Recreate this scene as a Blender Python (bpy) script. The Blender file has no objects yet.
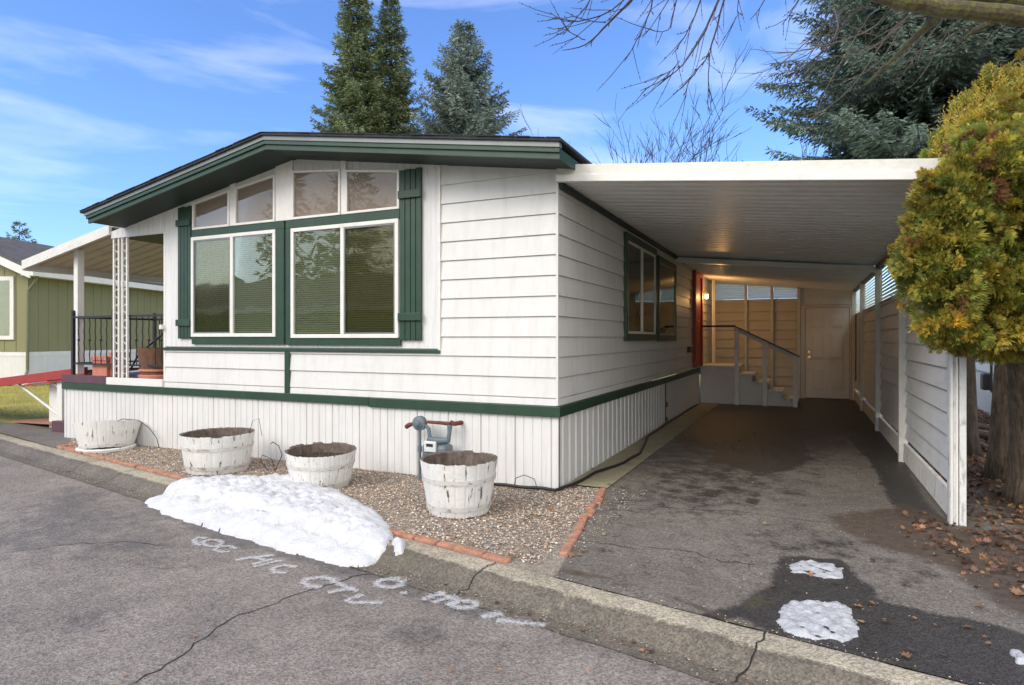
import bpy, bmesh, math, random
import numpy as np
from mathutils import Vector, Matrix, noise as mnoise
PI = math.pi
R_ = math.radians
scn = bpy.context.scene
COL = scn.collection

# ------------------------------------------------------------------ camera
FPX, HOR, EYE = 632.0, 338.0, 1.5
TH = math.atan(293 / FPX)
CX, CY = 2.22036, -5.84512
cam = bpy.data.cameras.new('camera'); camo = bpy.data.objects.new('camera', cam); COL.objects.link(camo)
camo.location = (CX, CY, EYE); camo.rotation_euler = (PI / 2, 0, TH)
cam.sensor_width = 36; cam.lens = FPX * 36 / 1024; cam.shift_y = -4.5 / 1024
cam.clip_start = .05; cam.clip_end = 3000
scn.camera = camo

# ------------------------------------------------------------------ world + sun
SUN_EL, SUN_AZ = R_(36), R_(-152)      # azimuth measured from +y clockwise (towards +x)
w = bpy.data.worlds.new('World'); scn.world = w; w.use_nodes = True
nt = w.node_tree; nt.nodes.clear()
def N(t, tree=None, **k):
    n = (tree or nt).nodes.new(t)
    for a, b in k.items(): setattr(n, a, b)
    return n
out = N('ShaderNodeOutputWorld'); bg = N('ShaderNodeBackground'); bg.inputs[1].default_value = .13
sky = N('ShaderNodeTexSky', sky_type='NISHITA'); sky.sun_disc = False
sky.sun_elevation = SUN_EL; sky.sun_rotation = SUN_AZ; sky.ozone_density = 3.2; sky.air_density = 1.15; sky.dust_density = .3
tc = N('ShaderNodeTexCoord'); mp = N('ShaderNodeMapping'); mp.inputs['Scale'].default_value = (1.6, 1.2, 7.5); mp.inputs['Rotation'].default_value = (.16, .22, .3)
n1 = N('ShaderNodeTexNoise'); n1.inputs['Scale'].default_value = 1.5; n1.inputs['Detail'].default_value = 7; n1.inputs['Roughness'].default_value = .55; n1.inputs['Distortion'].default_value = .6
rp = N('ShaderNodeValToRGB'); rp.color_ramp.elements[0].position = .52; rp.color_ramp.elements[1].position = .86
rp.color_ramp.elements[0].color = (0, 0, 0, 1); rp.color_ramp.elements[1].color = (.30, .30, .30, 1)
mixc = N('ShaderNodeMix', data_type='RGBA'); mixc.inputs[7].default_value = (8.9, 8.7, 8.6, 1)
L = nt.links
L.new(tc.outputs['Generated'], mp.inputs[0]); L.new(mp.outputs[0], n1.inputs['Vector']); L.new(n1.outputs[0], rp.inputs[0])
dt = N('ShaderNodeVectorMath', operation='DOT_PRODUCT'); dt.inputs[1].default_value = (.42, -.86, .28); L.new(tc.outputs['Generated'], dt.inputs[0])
fill_bank = N('ShaderNodeMapRange', interpolation_type='SMOOTHSTEP'); fill_bank.inputs[1].default_value = -.05; fill_bank.inputs[2].default_value = .55; fill_bank.inputs[3].default_value = 0; fill_bank.inputs[4].default_value = .85; L.new(dt.outputs['Value'], fill_bank.inputs[0])  # unseen cloud bank behind the camera, added as soft neutral fill
mxm = N('ShaderNodeMath', operation='MAXIMUM'); L.new(rp.outputs[0], mxm.inputs[0]); L.new(fill_bank.outputs[0], mxm.inputs[1])
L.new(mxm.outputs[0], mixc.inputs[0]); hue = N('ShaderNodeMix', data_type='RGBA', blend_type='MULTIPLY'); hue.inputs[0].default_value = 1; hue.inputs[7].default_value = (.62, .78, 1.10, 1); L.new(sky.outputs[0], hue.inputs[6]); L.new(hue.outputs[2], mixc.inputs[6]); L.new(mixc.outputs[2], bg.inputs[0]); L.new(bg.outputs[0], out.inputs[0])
sun = bpy.data.lights.new('sun', 'SUN'); sun.energy = 1.1; sun.angle = R_(26); sun.color = (1, .93, .84)
suno = bpy.data.objects.new('sun', sun); COL.objects.link(suno)
sd = Vector((math.sin(SUN_AZ) * math.cos(SUN_EL), math.cos(SUN_AZ) * math.cos(SUN_EL), math.sin(SUN_EL)))
suno.rotation_euler = sd.to_track_quat('Z', 'Y').to_euler(); suno.location = sd * 40
scn.view_settings.view_transform = 'Standard'; scn.view_settings.look = 'None'
scn.view_settings.exposure = .88; scn.view_settings.gamma = 1
scn.render.resolution_x = 1024; scn.render.resolution_y = 685

# ------------------------------------------------------------------ measuring helpers (pixel of the survey photo -> point of the place)
FW = (-math.sin(TH), math.cos(TH)); RT = (math.cos(TH), math.sin(TH))
def ray(px, py):
    a = (px - 512) / FPX; b = (HOR - py) / FPX
    return FW[0] + RT[0] * a, FW[1] + RT[1] * a, b
def G(px, py, z=0.0):
    d = ray(px, py); t = (z - EYE) / d[2]
    return Vector((CX + d[0] * t, CY + d[1] * t, z))
def at(px, py, D):
    d = ray(px, py); return Vector((CX + d[0] * D, CY + d[1] * D, EYE + d[2] * D))

# ------------------------------------------------------------------ materials
MATS = {}
def M(name, col, rough=.6, var=.12, scale=5, bump=.0, bscale=80, metal=0, streak=0, scol=(.12, .11, .09), sscale=(3, 3, .5), spec=.5, tint=False, fine=0, transl=0, detail=6, thr=(.5, .75)):
    m = bpy.data.materials.new(name); m.use_nodes = True; t = m.node_tree; n = t.nodes; l = t.links
    p = n['Principled BSDF']; p.inputs['Roughness'].default_value = rough; p.inputs['Metallic'].default_value = metal
    p.inputs['Specular IOR Level'].default_value = spec
    co = N('ShaderNodeTexCoord', t); ns = N('ShaderNodeTexNoise', t); ns.inputs['Scale'].default_value = scale; ns.inputs['Detail'].default_value = detail; ns.inputs['Roughness'].default_value = .65
    geo = N('ShaderNodeNewGeometry', t)
    l.new(geo.outputs['Position'], ns.inputs['Vector'])
    mr = N('ShaderNodeMapRange', t); mr.inputs[1].default_value = .3; mr.inputs[2].default_value = .7; mr.inputs[3].default_value = 1 - var; mr.inputs[4].default_value = 1 + var
    l.new(ns.outputs[0], mr.inputs[0])
    vm = N('ShaderNodeVectorMath', t, operation='SCALE'); vm.inputs[0].default_value = col[:3]; l.new(mr.outputs[0], vm.inputs[3])
    cur = vm.outputs[0]
    if fine:
        nf = N('ShaderNodeTexNoise', t); nf.inputs['Scale'].default_value = 120; nf.inputs['Detail'].default_value = 2; l.new(geo.outputs['Position'], nf.inputs['Vector'])
        m2 = N('ShaderNodeMapRange', t); m2.inputs[1].default_value = .3; m2.inputs[2].default_value = .7; m2.inputs[3].default_value = 1 - fine; m2.inputs[4].default_value = 1 + fine
        l.new(nf.outputs[0], m2.inputs[0]); v2 = N('ShaderNodeVectorMath', t, operation='SCALE'); l.new(cur, v2.inputs[0]); l.new(m2.outputs[0], v2.inputs[3]); cur = v2.outputs[0]
    if tint:
        at_ = N('ShaderNodeVertexColor', t); at_.layer_name = 'tint'
        mx = N('ShaderNodeMix', t, data_type='RGBA', blend_type='MULTIPLY'); mx.inputs[0].default_value = 1
        l.new(cur, mx.inputs[6]); l.new(at_.outputs[0], mx.inputs[7]); cur = mx.outputs[2]
    if streak:
        ma = N('ShaderNodeMapping', t); ma.inputs['Scale'].default_value = sscale; l.new(geo.outputs['Position'], ma.inputs[0])
        n3 = N('ShaderNodeTexNoise', t); n3.inputs['Scale'].default_value = 3; n3.inputs['Detail'].default_value = 8; n3.inputs['Roughness'].default_value = .7; l.new(ma.outputs[0], n3.inputs['Vector'])
        m3 = N('ShaderNodeMapRange', t); m3.inputs[1].default_value = thr[0]; m3.inputs[2].default_value = thr[1]; m3.inputs[3].default_value = 0; m3.inputs[4].default_value = streak; l.new(n3.outputs[0], m3.inputs[0])
        mx = N('ShaderNodeMix', t, data_type='RGBA'); l.new(m3.outputs[0], mx.inputs[0]); l.new(cur, mx.inputs[6]); mx.inputs[7].default_value = (*scol, 1); cur = mx.outputs[2]
    l.new(cur, p.inputs['Base Color'])
    if bump:
        nb = N('ShaderNodeTexNoise', t); nb.inputs['Scale'].default_value = bscale; nb.inputs['Detail'].default_value = 5; isb = 'bark' in name
        if isb:
            mb_ = N('ShaderNodeMapping', t); mb_.inputs['Scale'].default_value = (1, 1, .14); l.new(geo.outputs['Position'], mb_.inputs[0]); l.new(mb_.outputs[0], nb.inputs['Vector'])
        else: l.new(geo.outputs['Position'], nb.inputs['Vector'])
        b = N('ShaderNodeBump', t); b.inputs['Strength'].default_value = bump; b.inputs['Distance'].default_value = .05 if isb else .01; l.new(nb.outputs[0], b.inputs['Height']); l.new(b.outputs[0], p.inputs['Normal'])
    if transl:
        tr = N('ShaderNodeBsdfTranslucent', t); ms = N('ShaderNodeMixShader', t); ms.inputs[0].default_value = transl
        l.new(cur, tr.inputs[0]); l.new(p.outputs[0], ms.inputs[1]); l.new(tr.outputs[0], ms.inputs[2]); l.new(ms.outputs[0], n['Material Output'].inputs[0])
    MATS[name] = m
    return m

WHITE = M('white_siding_paint', (.69, .68, .65), .5, .05, 1.3, .12, 60, streak=.32, scol=(.40, .37, .32), sscale=(2.5, 2.5, .5), thr=(.48, .75))
WPANEL = M('white_panel_paint', (.71, .705, .685), .5, .05, 1.5, .1, 60, streak=.4, scol=(.42, .40, .38), sscale=(9, 9, .45), thr=(.5, .72))
SKIRT = M('white_skirting_metal', (.71, .70, .675), .42, .05, 1.5, .06, 40, streak=.5, scol=(.45, .42, .36), sscale=(7, 7, .35), thr=(.5, .75))
TRIMW = M('white_trim_paint', (.76, .735, .68), .42, .06, 6, .08, 60, streak=.25, scol=(.4, .37, .32), sscale=(4, 4, 2))
OLDW = M('weathered_white_wood', (.70, .69, .65), .7, .1, 8, .5, 40, streak=.75, scol=(.22, .19, .15), sscale=(8, 8, 1.5), thr=(.54, .66))
GREEN = M('dark_green_paint', (.019, .052, .028), .45, .15, 5, .15, 50, streak=.25, scol=(.05, .09, .065), sscale=(5, 5, 1.5))
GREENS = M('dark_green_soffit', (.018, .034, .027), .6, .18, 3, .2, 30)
ROOFM = M('dark_shingles', (.03, .032, .035), .9, .35, 8, .6, 60, fine=.4)
METALW = M('carport_metal', (.82, .82, .81), .38, .06, 1.2, .05, 30, streak=.3, scol=(.36, .33, .28), sscale=(1.2, 3, 3))
FASC = M('carport_fascia_metal', (.70, .675, .61), .5, .06, 4, .1, 50, streak=.35, scol=(.4, .37, .3), sscale=(5, 5, 9), thr=(.5, .7))
DRIP = M('grey_drip_edge', (.20, .215, .205), .4, .1, 5, metal=.3)
SHADE = M('tan_window_shade', (.30, .265, .225), .7, .05, 2)
BLIND = M('beige_blinds', (.38, .38, .29), .5, .06, 3)
DARKIN = M('dark_interior', (.018, .017, .016), .8, .1, 3)
IRON = M('black_wrought_iron', (.02, .018, .02), .45, .2, 20)
PURP = M('maroon_deck_paint', (.10, .045, .055), .55, .2, 8, .3, 40)
REDP = M('red_paint', (.34, .03, .022), .5, .15, 5, .2, 40, streak=.3, scol=(.16, .02, .02))
BRICK = M('terracotta_brick', (.40, .19, .12), .9, .35, 14, .9, 50, streak=.7, scol=(.30, .24, .17), sscale=(10, 10, 10))
TERRA = M('terracotta_clay', (.55, .2, .14), .75, .12, 8, .2, 40)
BWOOD = M('brown_barrel_wood', (.13, .06, .03), .75, .35, 10, .4, 40, streak=.5, scol=(.05, .03, .02), sscale=(12, 12, 1))
BARW = M('peeling_white_barrel_paint', (.72, .71, .67), .65, .08, 8, .5, 40, streak=.95, scol=(.10, .065, .045), sscale=(7, 7, 1.0), thr=(.59, .615))
INNER = M('rotted_grey_wood', (.12, .09, .07), .9, .4, 12, .9, 30, streak=.6, scol=(.28, .25, .22), sscale=(12, 12, 1.2))
SOIL = M('wet_brown_soil', (.045, .028, .018), .95, .4, 10, 1, 30)
GASG = M('grey_blue_gas_paint', (.12, .155, .175), .5, .15, 12, .3, 60, streak=.4, scol=(.2, .2, .19))
RUST = M('rusty_pipe', (.15, .055, .03), .85, .4, 20, .8, 80)
LABEL = M('pale_meter_face', (.62, .64, .62), .4, .1, 30)
RUBBER = M('black_rubber', (.015, .015, .016), .5, .2, 20)
DOORP = M('white_door_paint', (.74, .72, .67), .45, .05, 3, .05, 60)
BRASS = M('brass', (.65, .42, .14), .25, .1, 20, metal=1)
SAGE = M('sage_green_siding', (.24, .235, .115), .7, .06, 1, .15, 40)
SAGEROOF = M('grey_brown_shingles', (.10, .092, .088), .9, .3, 3, .6, 30, fine=.3)
CONC = M('weathered_concrete', (.40, .36, .27), .9, .14, 2.5, .5, 90, fine=.28, streak=.6, scol=(.17, .14, .085), sscale=(2, 2, 2))
MOSSC = M('mossy_concrete', (.30, .265, .17), .9, .2, 2.5, .5, 90, fine=.2, streak=.5, scol=(.12, .13, .06), sscale=(2, 2, 2))
CLEARP = M('translucent_white_panel', (.9, .92, .9), .4, .03, 3, transl=.8)
LOUV = M('translucent_louvre', (.75, .8, .6), .4, .06, 3, transl=.5)
BACKS = M('beige_back_siding', (.62, .57, .48), .5, .06, 2, .08, 50)
PINT = M('painted_post', (.64, .62, .58), .5, .06, 4, .1, 50)
FENS = M('fence_siding', (.70, .72, .72), .42, .06, 2, .1, 50, streak=.35, scol=(.34, .34, .31), sscale=(2, 1.2, 5))
BARK = M('mossy_bark', (.19, .14, .10), .95, .4, 9, 1, 18, streak=.75, scol=(.055, .045, .028), sscale=(11, 11, 1.2), thr=(.46, .6))
BARKD = M('dark_bark', (.09, .068, .05), .95, .4, 9, 1, 18, streak=.7, scol=(.035, .028, .02), sscale=(12, 12, 1.2), thr=(.46, .6))
LIMB = M('moss_covered_limb', (.075, .058, .034), .95, .5, 12, 1, 25, streak=.8, scol=(.13, .13, .03), sscale=(5, 5, 5), thr=(.45, .6))
TWIG = M('dark_twig', (.045, .032, .03), .8, .3, 10)
TWIGT = M('pale_twig', (.11, .088, .07), .8, .3, 10)
SPR_G = M('spruce_needles_green', (.16, .20, .095), .6, .3, 1.2, tint=True, transl=.25)
SPR_B = M('spruce_needles_blue', (.20, .255, .225), .6, .3, 1.2, tint=True, transl=.2)
SPR_D = M('spruce_needles_dark', (.125, .175, .14), .6, .3, .9, tint=True, transl=.2)
ARB = M('arborvitae_sprays', (.36, .315, .05), .6, .3, 2.2, tint=True, transl=.35)
LEAFM = M('fallen_leaf', (.23, .115, .06), .75, .3, 6, tint=True, transl=.1)
PEB = M('gravel_pebble', (.47, .42, .36), .8, .15, 10, tint=True, fine=.15)
GRASS = M('lawn_blades', (.42, .40, .08), .7, .3, 1.5, tint=True, transl=.3)
LOGM = M('weathered_log', (.17, .13, .10), .9, .3, 10, .8, 30)
BLDW = M('bluish_white_siding', (.55, .58, .62), .55, .06, 2, .1, 40)

def glass_mat(name, tint, refl, rough=.015, base=.1):
    m = bpy.data.materials.new(name); m.use_nodes = True; t = m.node_tree; n = t.nodes; l = t.links; n.remove(n['Principled BSDF'])
    tr = N('ShaderNodeBsdfTransparent', t); tr.inputs[0].default_value = (*tint, 1)
    gl = N('ShaderNodeBsdfGlossy', t); gl.inputs['Roughness'].default_value = rough; gl.inputs[0].default_value = (.95, .97, .95, 1)
    lw = N('ShaderNodeLayerWeight', t); lw.inputs[0].default_value = .25
    mr = N('ShaderNodeMapRange', t); mr.inputs[3].default_value = base; mr.inputs[4].default_value = refl; l.new(lw.outputs[0], mr.inputs[0])
    nb = N('ShaderNodeTexNoise', t); nb.inputs['Scale'].default_value = 1.7; g = N('ShaderNodeNewGeometry', t); l.new(g.outputs['Position'], nb.inputs['Vector'])
    b = N('ShaderNodeBump', t); b.inputs['Strength'].default_value = .25; b.inputs['Distance'].default_value = .012; l.new(nb.outputs[0], b.inputs['Height']); l.new(b.outputs[0], gl.inputs['Normal'])
    ms = N('ShaderNodeMixShader', t); l.new(mr.outputs[0], ms.inputs[0]); l.new(tr.outputs[0], ms.inputs[1]); l.new(gl.outputs[0], ms.inputs[2]); l.new(ms.outputs[0], n['Material Output'].inputs[0])
    return m
GLASS = glass_mat('window_glass', (.86, .89, .82), .36, base=.055)
GLASSU = glass_mat('upper_window_glass', (.92, .9, .88), .12, base=.02)
SCREEN = glass_mat('insect_screen_glass', (.86, .83, .74), .12, .08, base=.02)

# ground material: painted wear mask read from a colour attribute (R wet/new asphalt, G soil, B moss/oil)
def asphalt(name, base, dark, rdark=.45):
    m = bpy.data.materials.new(name); m.use_nodes = True; t = m.node_tree; n = t.nodes; l = t.links; p = n['Principled BSDF']
    g = N('ShaderNodeNewGeometry', t); vc = N('ShaderNodeVertexColor', t); vc.layer_name = 'wear'; sp = N('ShaderNodeSeparateColor', t); l.new(vc.outputs[0], sp.inputs[0])
    def noise(s, d=4, r=.6):
        k = N('ShaderNodeTexNoise', t); k.inputs['Scale'].default_value = s; k.inputs['Detail'].default_value = d; k.inputs['Roughness'].default_value = r; l.new(g.outputs['Position'], k.inputs['Vector']); return k.outputs[0]
    def mrange(x, a, b, c, d):
        k = N('ShaderNodeMapRange', t); [k.inputs[i + 1].__setattr__('default_value', v) for i, v in enumerate((a, b, c, d))]; l.new(x, k.inputs[0]); return k.outputs[0]
    def mul(a, b):
        k = N('ShaderNodeMath', t, operation='MULTIPLY'); l.new(a, k.inputs[0]); l.new(b, k.inputs[1]); return k.outputs[0]
    def mixc(f, a, b):
        k = N('ShaderNodeMix', t, data_type='RGBA'); l.new(f, k.inputs[0])
        for v, i in ((a, 6), (b, 7)):
            if isinstance(v, tuple): k.inputs[i].default_value = (*v, 1)
            else: l.new(v, k.inputs[i])
        return k.outputs[2]
    big = mrange(noise(.9, 6, .7), .35, .65, .82, 1.18)
    mid = mrange(noise(7, 6, .7), .3, .7, .84, 1.16)
    v = N('ShaderNodeTexVoronoi', t); v.inputs['Scale'].default_value = 95; l.new(g.outputs['Position'], v.inputs['Vector'])
    sv = N('ShaderNodeSeparateColor', t); l.new(v.outputs['Color'], sv.inputs[0]); agg = mrange(sv.outputs[0], 0, 1, .62, 1.42)
    k = mul(mul(big, mid), agg)
    def edge(ch, wid=.16):
        a = N('ShaderNodeMath', t, operation='ADD'); l.new(sp.outputs[ch], a.inputs[0]); l.new(mrange(noise(4, 10, .78), .3, .7, -.42, .42), a.inputs[1])
        return mrange(a.outputs[0], .5 - wid, .5 + wid, 0, 1)
    e0 = edge(0); e1 = edge(1, .25)
    c = mixc(e0, base, dark)
    sc = N('ShaderNodeVectorMath', t, operation='SCALE'); l.new(c, sc.inputs[0]); l.new(k, sc.inputs[3])
    soilc = N('ShaderNodeVectorMath', t, operation='SCALE'); soilc.inputs[0].default_value = (.085, .060, .042); l.new(mrange(noise(14, 8, .8), .3, .7, .5, 1.5), soilc.inputs[3])
    c = mixc(e1, sc.outputs[0], soilc.outputs[0])
    moss = edge(2); c = mixc(mul(moss, mrange(noise(30, 4), .4, .6, .3, .9)), c, (.10, .10, .04))
    # fine hairline cracking
    vv = N('ShaderNodeTexVoronoi', t, feature='DISTANCE_TO_EDGE'); vv.inputs['Scale'].default_value = 1.1
    dn = N('ShaderNodeTexNoise', t); dn.inputs['Scale'].default_value = 2.2; dn.inputs['Detail'].default_value = 6; l.new(g.outputs['Position'], dn.inputs['Vector'])
    va = N('ShaderNodeVectorMath', t, operation='MULTIPLY_ADD'); l.new(dn.outputs['Color'], va.inputs[0]); va.inputs[1].default_value = (.9, .9, 0); l.new(g.outputs['Position'], va.inputs[2]); l.new(va.outputs[0], vv.inputs['Vector'])
    cr = mul(mrange(vv.outputs['Distance'], 0, .007, 1, 0), mrange(noise(.7, 2), .52, .6, 0, .65))
    c = mixc(cr, c, (.02, .018, .016))
    l.new(c, p.inputs['Base Color'])
    l.new(mrange(e0, 0, 1, .88, rdark), p.inputs['Roughness'])
    hb = N('ShaderNodeMath', t, operation='ADD'); l.new(v.outputs['Distance'], hb.inputs[0]); l.new(noise(12, 6, .7), hb.inputs[1])
    b = N('ShaderNodeBump', t); b.inputs['Strength'].default_value = .55; b.inputs['Distance'].default_value = .006; l.new(hb.outputs[0], b.inputs['Height']); l.new(b.outputs[0], p.inputs['Normal'])
    return m
ASPH_S = asphalt('street_asphalt', (.215, .186, .160), (.135, .118, .103), .7)
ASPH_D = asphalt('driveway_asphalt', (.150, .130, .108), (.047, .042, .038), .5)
GUTT = asphalt('gutter_concrete', (.36, .315, .23), (.13, .11, .082), .7)

# ------------------------------------------------------------------ mesh builder
ORG = {}
def world_org(o): return ORG.get(o.name, Vector((0, 0, 0))) if o else Vector((0, 0, 0))
class MB:
    def __init__(s): s.v = []; s.f = []; s.c = []; s.tint = None
    def add(s, vs, fs, col=None):
        b = len(s.v); s.v.extend([tuple(p) for p in vs]); s.f.extend([tuple(b + i for i in f) for f in fs])
        if col is not None or s.c: s.c.extend([col or (1, 1, 1)] * len(fs))
        return s
    def box(s, x0, x1, y0, y1, z0, z1, m=None, col=None):
        if x0 > x1: x0, x1 = x1, x0
        if y0 > y1: y0, y1 = y1, y0
        if z0 > z1: z0, z1 = z1, z0
        vs = [Vector(p) for p in ((x0, y0, z0), (x1, y0, z0), (x1, y1, z0), (x0, y1, z0), (x0, y0, z1), (x1, y0, z1), (x1, y1, z1), (x0, y1, z1))]
        if m: vs = [m @ p for p in vs]
        return s.add(vs, [(0, 3, 2, 1), (4, 5, 6, 7), (0, 1, 5, 4), (1, 2, 6, 5), (2, 3, 7, 6), (3, 0, 4, 7)], col)
    def prism(s, poly, axis, a, b):
        # poly: 2-D points; axis 'x','y','z' = extrusion axis
        def p3(q, t):
            return {'x': (t, q[0], q[1]), 'y': (q[0], t, q[1]), 'z': (q[0], q[1], t)}[axis]
        n = len(poly); vs = [p3(q, a) for q in poly] + [p3(q, b) for q in poly]
        return s.add(vs, [tuple(range(n)), tuple(range(2 * n - 1, n - 1, -1))] + [(i, i + n, (i + 1) % n + n, (i + 1) % n) for i in range(n)])
    def tube(s, pts, r, n=8, cap=True, col=None):
        pts = [Vector(p) for p in pts]; rs = r if isinstance(r, (list, tuple)) else [r] * len(pts); base = len(s.v); vs = []; fs = []
        up = Vector((0, 0, 1)); prev = None
        for i, p in enumerate(pts):
            d = (pts[min(i + 1, len(pts) - 1)] - pts[max(i - 1, 0)]); d = d.normalized() if d.length > 1e-9 else Vector((0, 0, 1))
            if prev is None: a = d.orthogonal().normalized()
            else: a = (prev - d * prev.dot(d)); a = a.normalized() if a.length > 1e-6 else d.orthogonal().normalized()
            prev = a; b = d.cross(a)
            for k in range(n):
                t = 2 * PI * k / n; vs.append(p + (a * math.cos(t) + b * math.sin(t)) * rs[i])
        for i in range(len(pts) - 1):
            for k in range(n): fs.append((i * n + k, i * n + (k + 1) % n, (i + 1) * n + (k + 1) % n, (i + 1) * n + k))
        if cap: fs.append(tuple(reversed(range(n)))); fs.append(tuple(range((len(pts) - 1) * n, len(pts) * n)))
        return s.add(vs, fs, col)
    def lathe(s, prof, n=32, c=(0, 0, 0), m=None):
        vs = []; fs = []
        for (r, z) in prof:
            for k in range(n):
                t = 2 * PI * k / n; p = Vector((c[0] + r * math.cos(t), c[1] + r * math.sin(t), c[2] + z)); vs.append(m @ p if m else p)
        for i in range(len(prof) - 1):
            for k in range(n): fs.append((i * n + k, i * n + (k + 1) % n, (i + 1) * n + (k + 1) % n, (i + 1) * n + k))
        return s.add(vs, fs)
    def build(s, name, mat, parent=None, smooth=False, bevel=0, clip=None, local=False):
        me = bpy.data.meshes.new(name); o = world_org(parent)
        vs = s.v if local else [(p[0] - o.x, p[1] - o.y, p[2] - o.z) for p in s.v]
        me.from_pydata(vs, [], s.f)
        if s.c:
            ca = me.color_attributes.new('tint', 'FLOAT_COLOR', 'CORNER')
            arr = np.ones((len(me.loops), 4), np.float32); tot = np.array([len(f) for f in s.f]); arr[:, :3] = np.repeat(np.array(s.c, np.float32), tot, axis=0)
            ca.data.foreach_set('color', arr.ravel())
        if clip:
            bm = bmesh.new(); bm.from_mesh(me)
            for co, no in clip:
                co = Vector(co) - o
                bmesh.ops.bisect_plane(bm, geom=bm.verts[:] + bm.edges[:] + bm.faces[:], plane_co=co, plane_no=Vector(no), clear_outer=True)
            bm.to_mesh(me); bm.free()
        me.materials.append(mat)
        if smooth: me.shade_smooth()
        ob = bpy.data.objects.new(name, me); COL.objects.link(ob); ob.parent = parent
        ORG[ob.name] = o
        if bevel:
            b = ob.modifiers.new('bevel', 'BEVEL'); b.width = bevel; b.segments = 2; b.limit_method = 'ANGLE'; b.angle_limit = R_(40)
        return ob
def thing(name, label, cat, loc=(0, 0, 0), group=None):
    o = bpy.data.objects.new(name, None); COL.objects.link(o); o.location = loc; o['label'] = label; o['category'] = cat; o.empty_display_size = .2
    if group: o['group'] = group
    ORG[o.name] = Vector(loc); return o
def tag(o, label, cat, group=None):
    o['label'] = label; o['category'] = cat
    if group: o['group'] = group
    return o
def struct(o): o['kind'] = 'structure'; return o
def B(name, mat, parent, *boxes, bevel=.003):
    m = MB()
    for b in boxes: m.box(*b)
    return m.build(name, mat, parent, bevel=bevel)

# ================================================================== GROUND
CS = -.19; CN = Vector((-.19, -1, 0)).normalized(); CD = Vector((1, -.19, 0)).normalized(); C0 = Vector((0, -1.99, 0))
def curb(s, d, z): p = C0 + CD * s + CN * d; return (p.x, p.y, z)
FAR = 900
def sheet(name, pts, z, mat, parent=None):
    m = MB(); m.add([(p[0], p[1], z) for p in pts], [tuple(range(len(pts)))]); return m.build(name, mat, parent)
DIRT = M('brown_earth', (.085, .055, .036), .95, .4, 6, 1, 25, fine=.4, streak=.5, scol=(.05, .035, .022), sscale=(3, 3, 3))
LAWNM = M('lawn_ground', (.30, .27, .06), .95, .35, 1.2, .8, 50, fine=.35, streak=.5, scol=(.20, .15, .06), sscale=(2, 2, 2))
# house side ground sheet and far side ground, both reaching the horizon
m = MB(); ns_ = 2
m.add([curb(-FAR, .02, -.02), curb(FAR, .02, -.02), curb(FAR, -FAR, -.02), curb(-FAR, -FAR, -.02)], [(0, 1, 2, 3)])
m.add([curb(-FAR, 8.0, -.02), curb(FAR, 8.0, -.02), curb(FAR, FAR, -.02), curb(-FAR, FAR, -.02)], [(0, 3, 2, 1)])
m.add([curb(-FAR, .02, -.02), curb(-FAR, .02, -.3), curb(FAR, .02, -.3), curb(FAR, .02, -.02)], [(0, 1, 2, 3)])
struct(m.build('ground', LAWNM))
struct(sheet('far_roadway', [curb(-FAR, .4, 0)[:2], curb(FAR, .4, 0)[:2], curb(FAR, 8.1, 0)[:2], curb(-FAR, 8.1, 0)[:2]], -.108, ASPH_S))

def sdpoly(P, poly):
    """signed distance (positive inside) of Nx2 points to a polygon"""
    poly = np.array(poly, float); d = np.full(len(P), 1e9); ins = np.zeros(len(P), bool); n = len(poly)
    for i in range(n):
        a = poly[i]; b = poly[(i + 1) % n]; ab = b - a; t = np.clip(((P - a) @ ab) / (ab @ ab + 1e-12), 0, 1)
        d = np.minimum(d, np.linalg.norm(P - (a + t[:, None] * ab), axis=1))
        c = ((a[1] <= P[:, 1]) != (b[1] <= P[:, 1])); xx = a[0] + (P[:, 1] - a[1]) / (b[1] - a[1] + 1e-12) * ab[0]; ins ^= (c & (P[:, 0] < xx))
    return np.where(ins, d, -d)
def gp(pxs, z=0): return [tuple(G(*q, z)[:2]) for q in pxs]
def grid_surface(name, fn, nu, nv, mat, masks, zf=None):
    """fn(u,v)->(x,y,z) arrays; masks: {channel: [(polygon, softness, strength)]}"""
    u, v = np.meshgrid(np.linspace(0, 1, nu), np.linspace(0, 1, nv)); x, y, z = fn(u.ravel(), v.ravel())
    P = np.stack([x, y], 1); col = np.zeros((len(x), 4), np.float32); col[:, 3] = 1
    for ch, lst in masks.items():
        for poly, soft, st in lst:
            s = np.clip(.5 + sdpoly(P, poly) / soft, 0, 1) * st; col[:, ch] = np.maximum(col[:, ch], s)
    i = np.arange(nv - 1)[:, None] * nu + np.arange(nu - 1)[None]; i = i.ravel(); F = np.stack([i, i + 1, i + nu + 1, i + nu], 1)
    me = bpy.data.meshes.new(name); me.from_pydata(np.stack([x, y, z], 1).tolist(), [], F.tolist())
    ca = me.color_attributes.new('wear', 'FLOAT_COLOR', 'POINT'); ca.data.foreach_set('color', col.ravel()); me.materials.append(mat); me.shade_smooth()
    o = bpy.data.objects.new(name, me); COL.objects.link(o); return struct(o)

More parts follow.
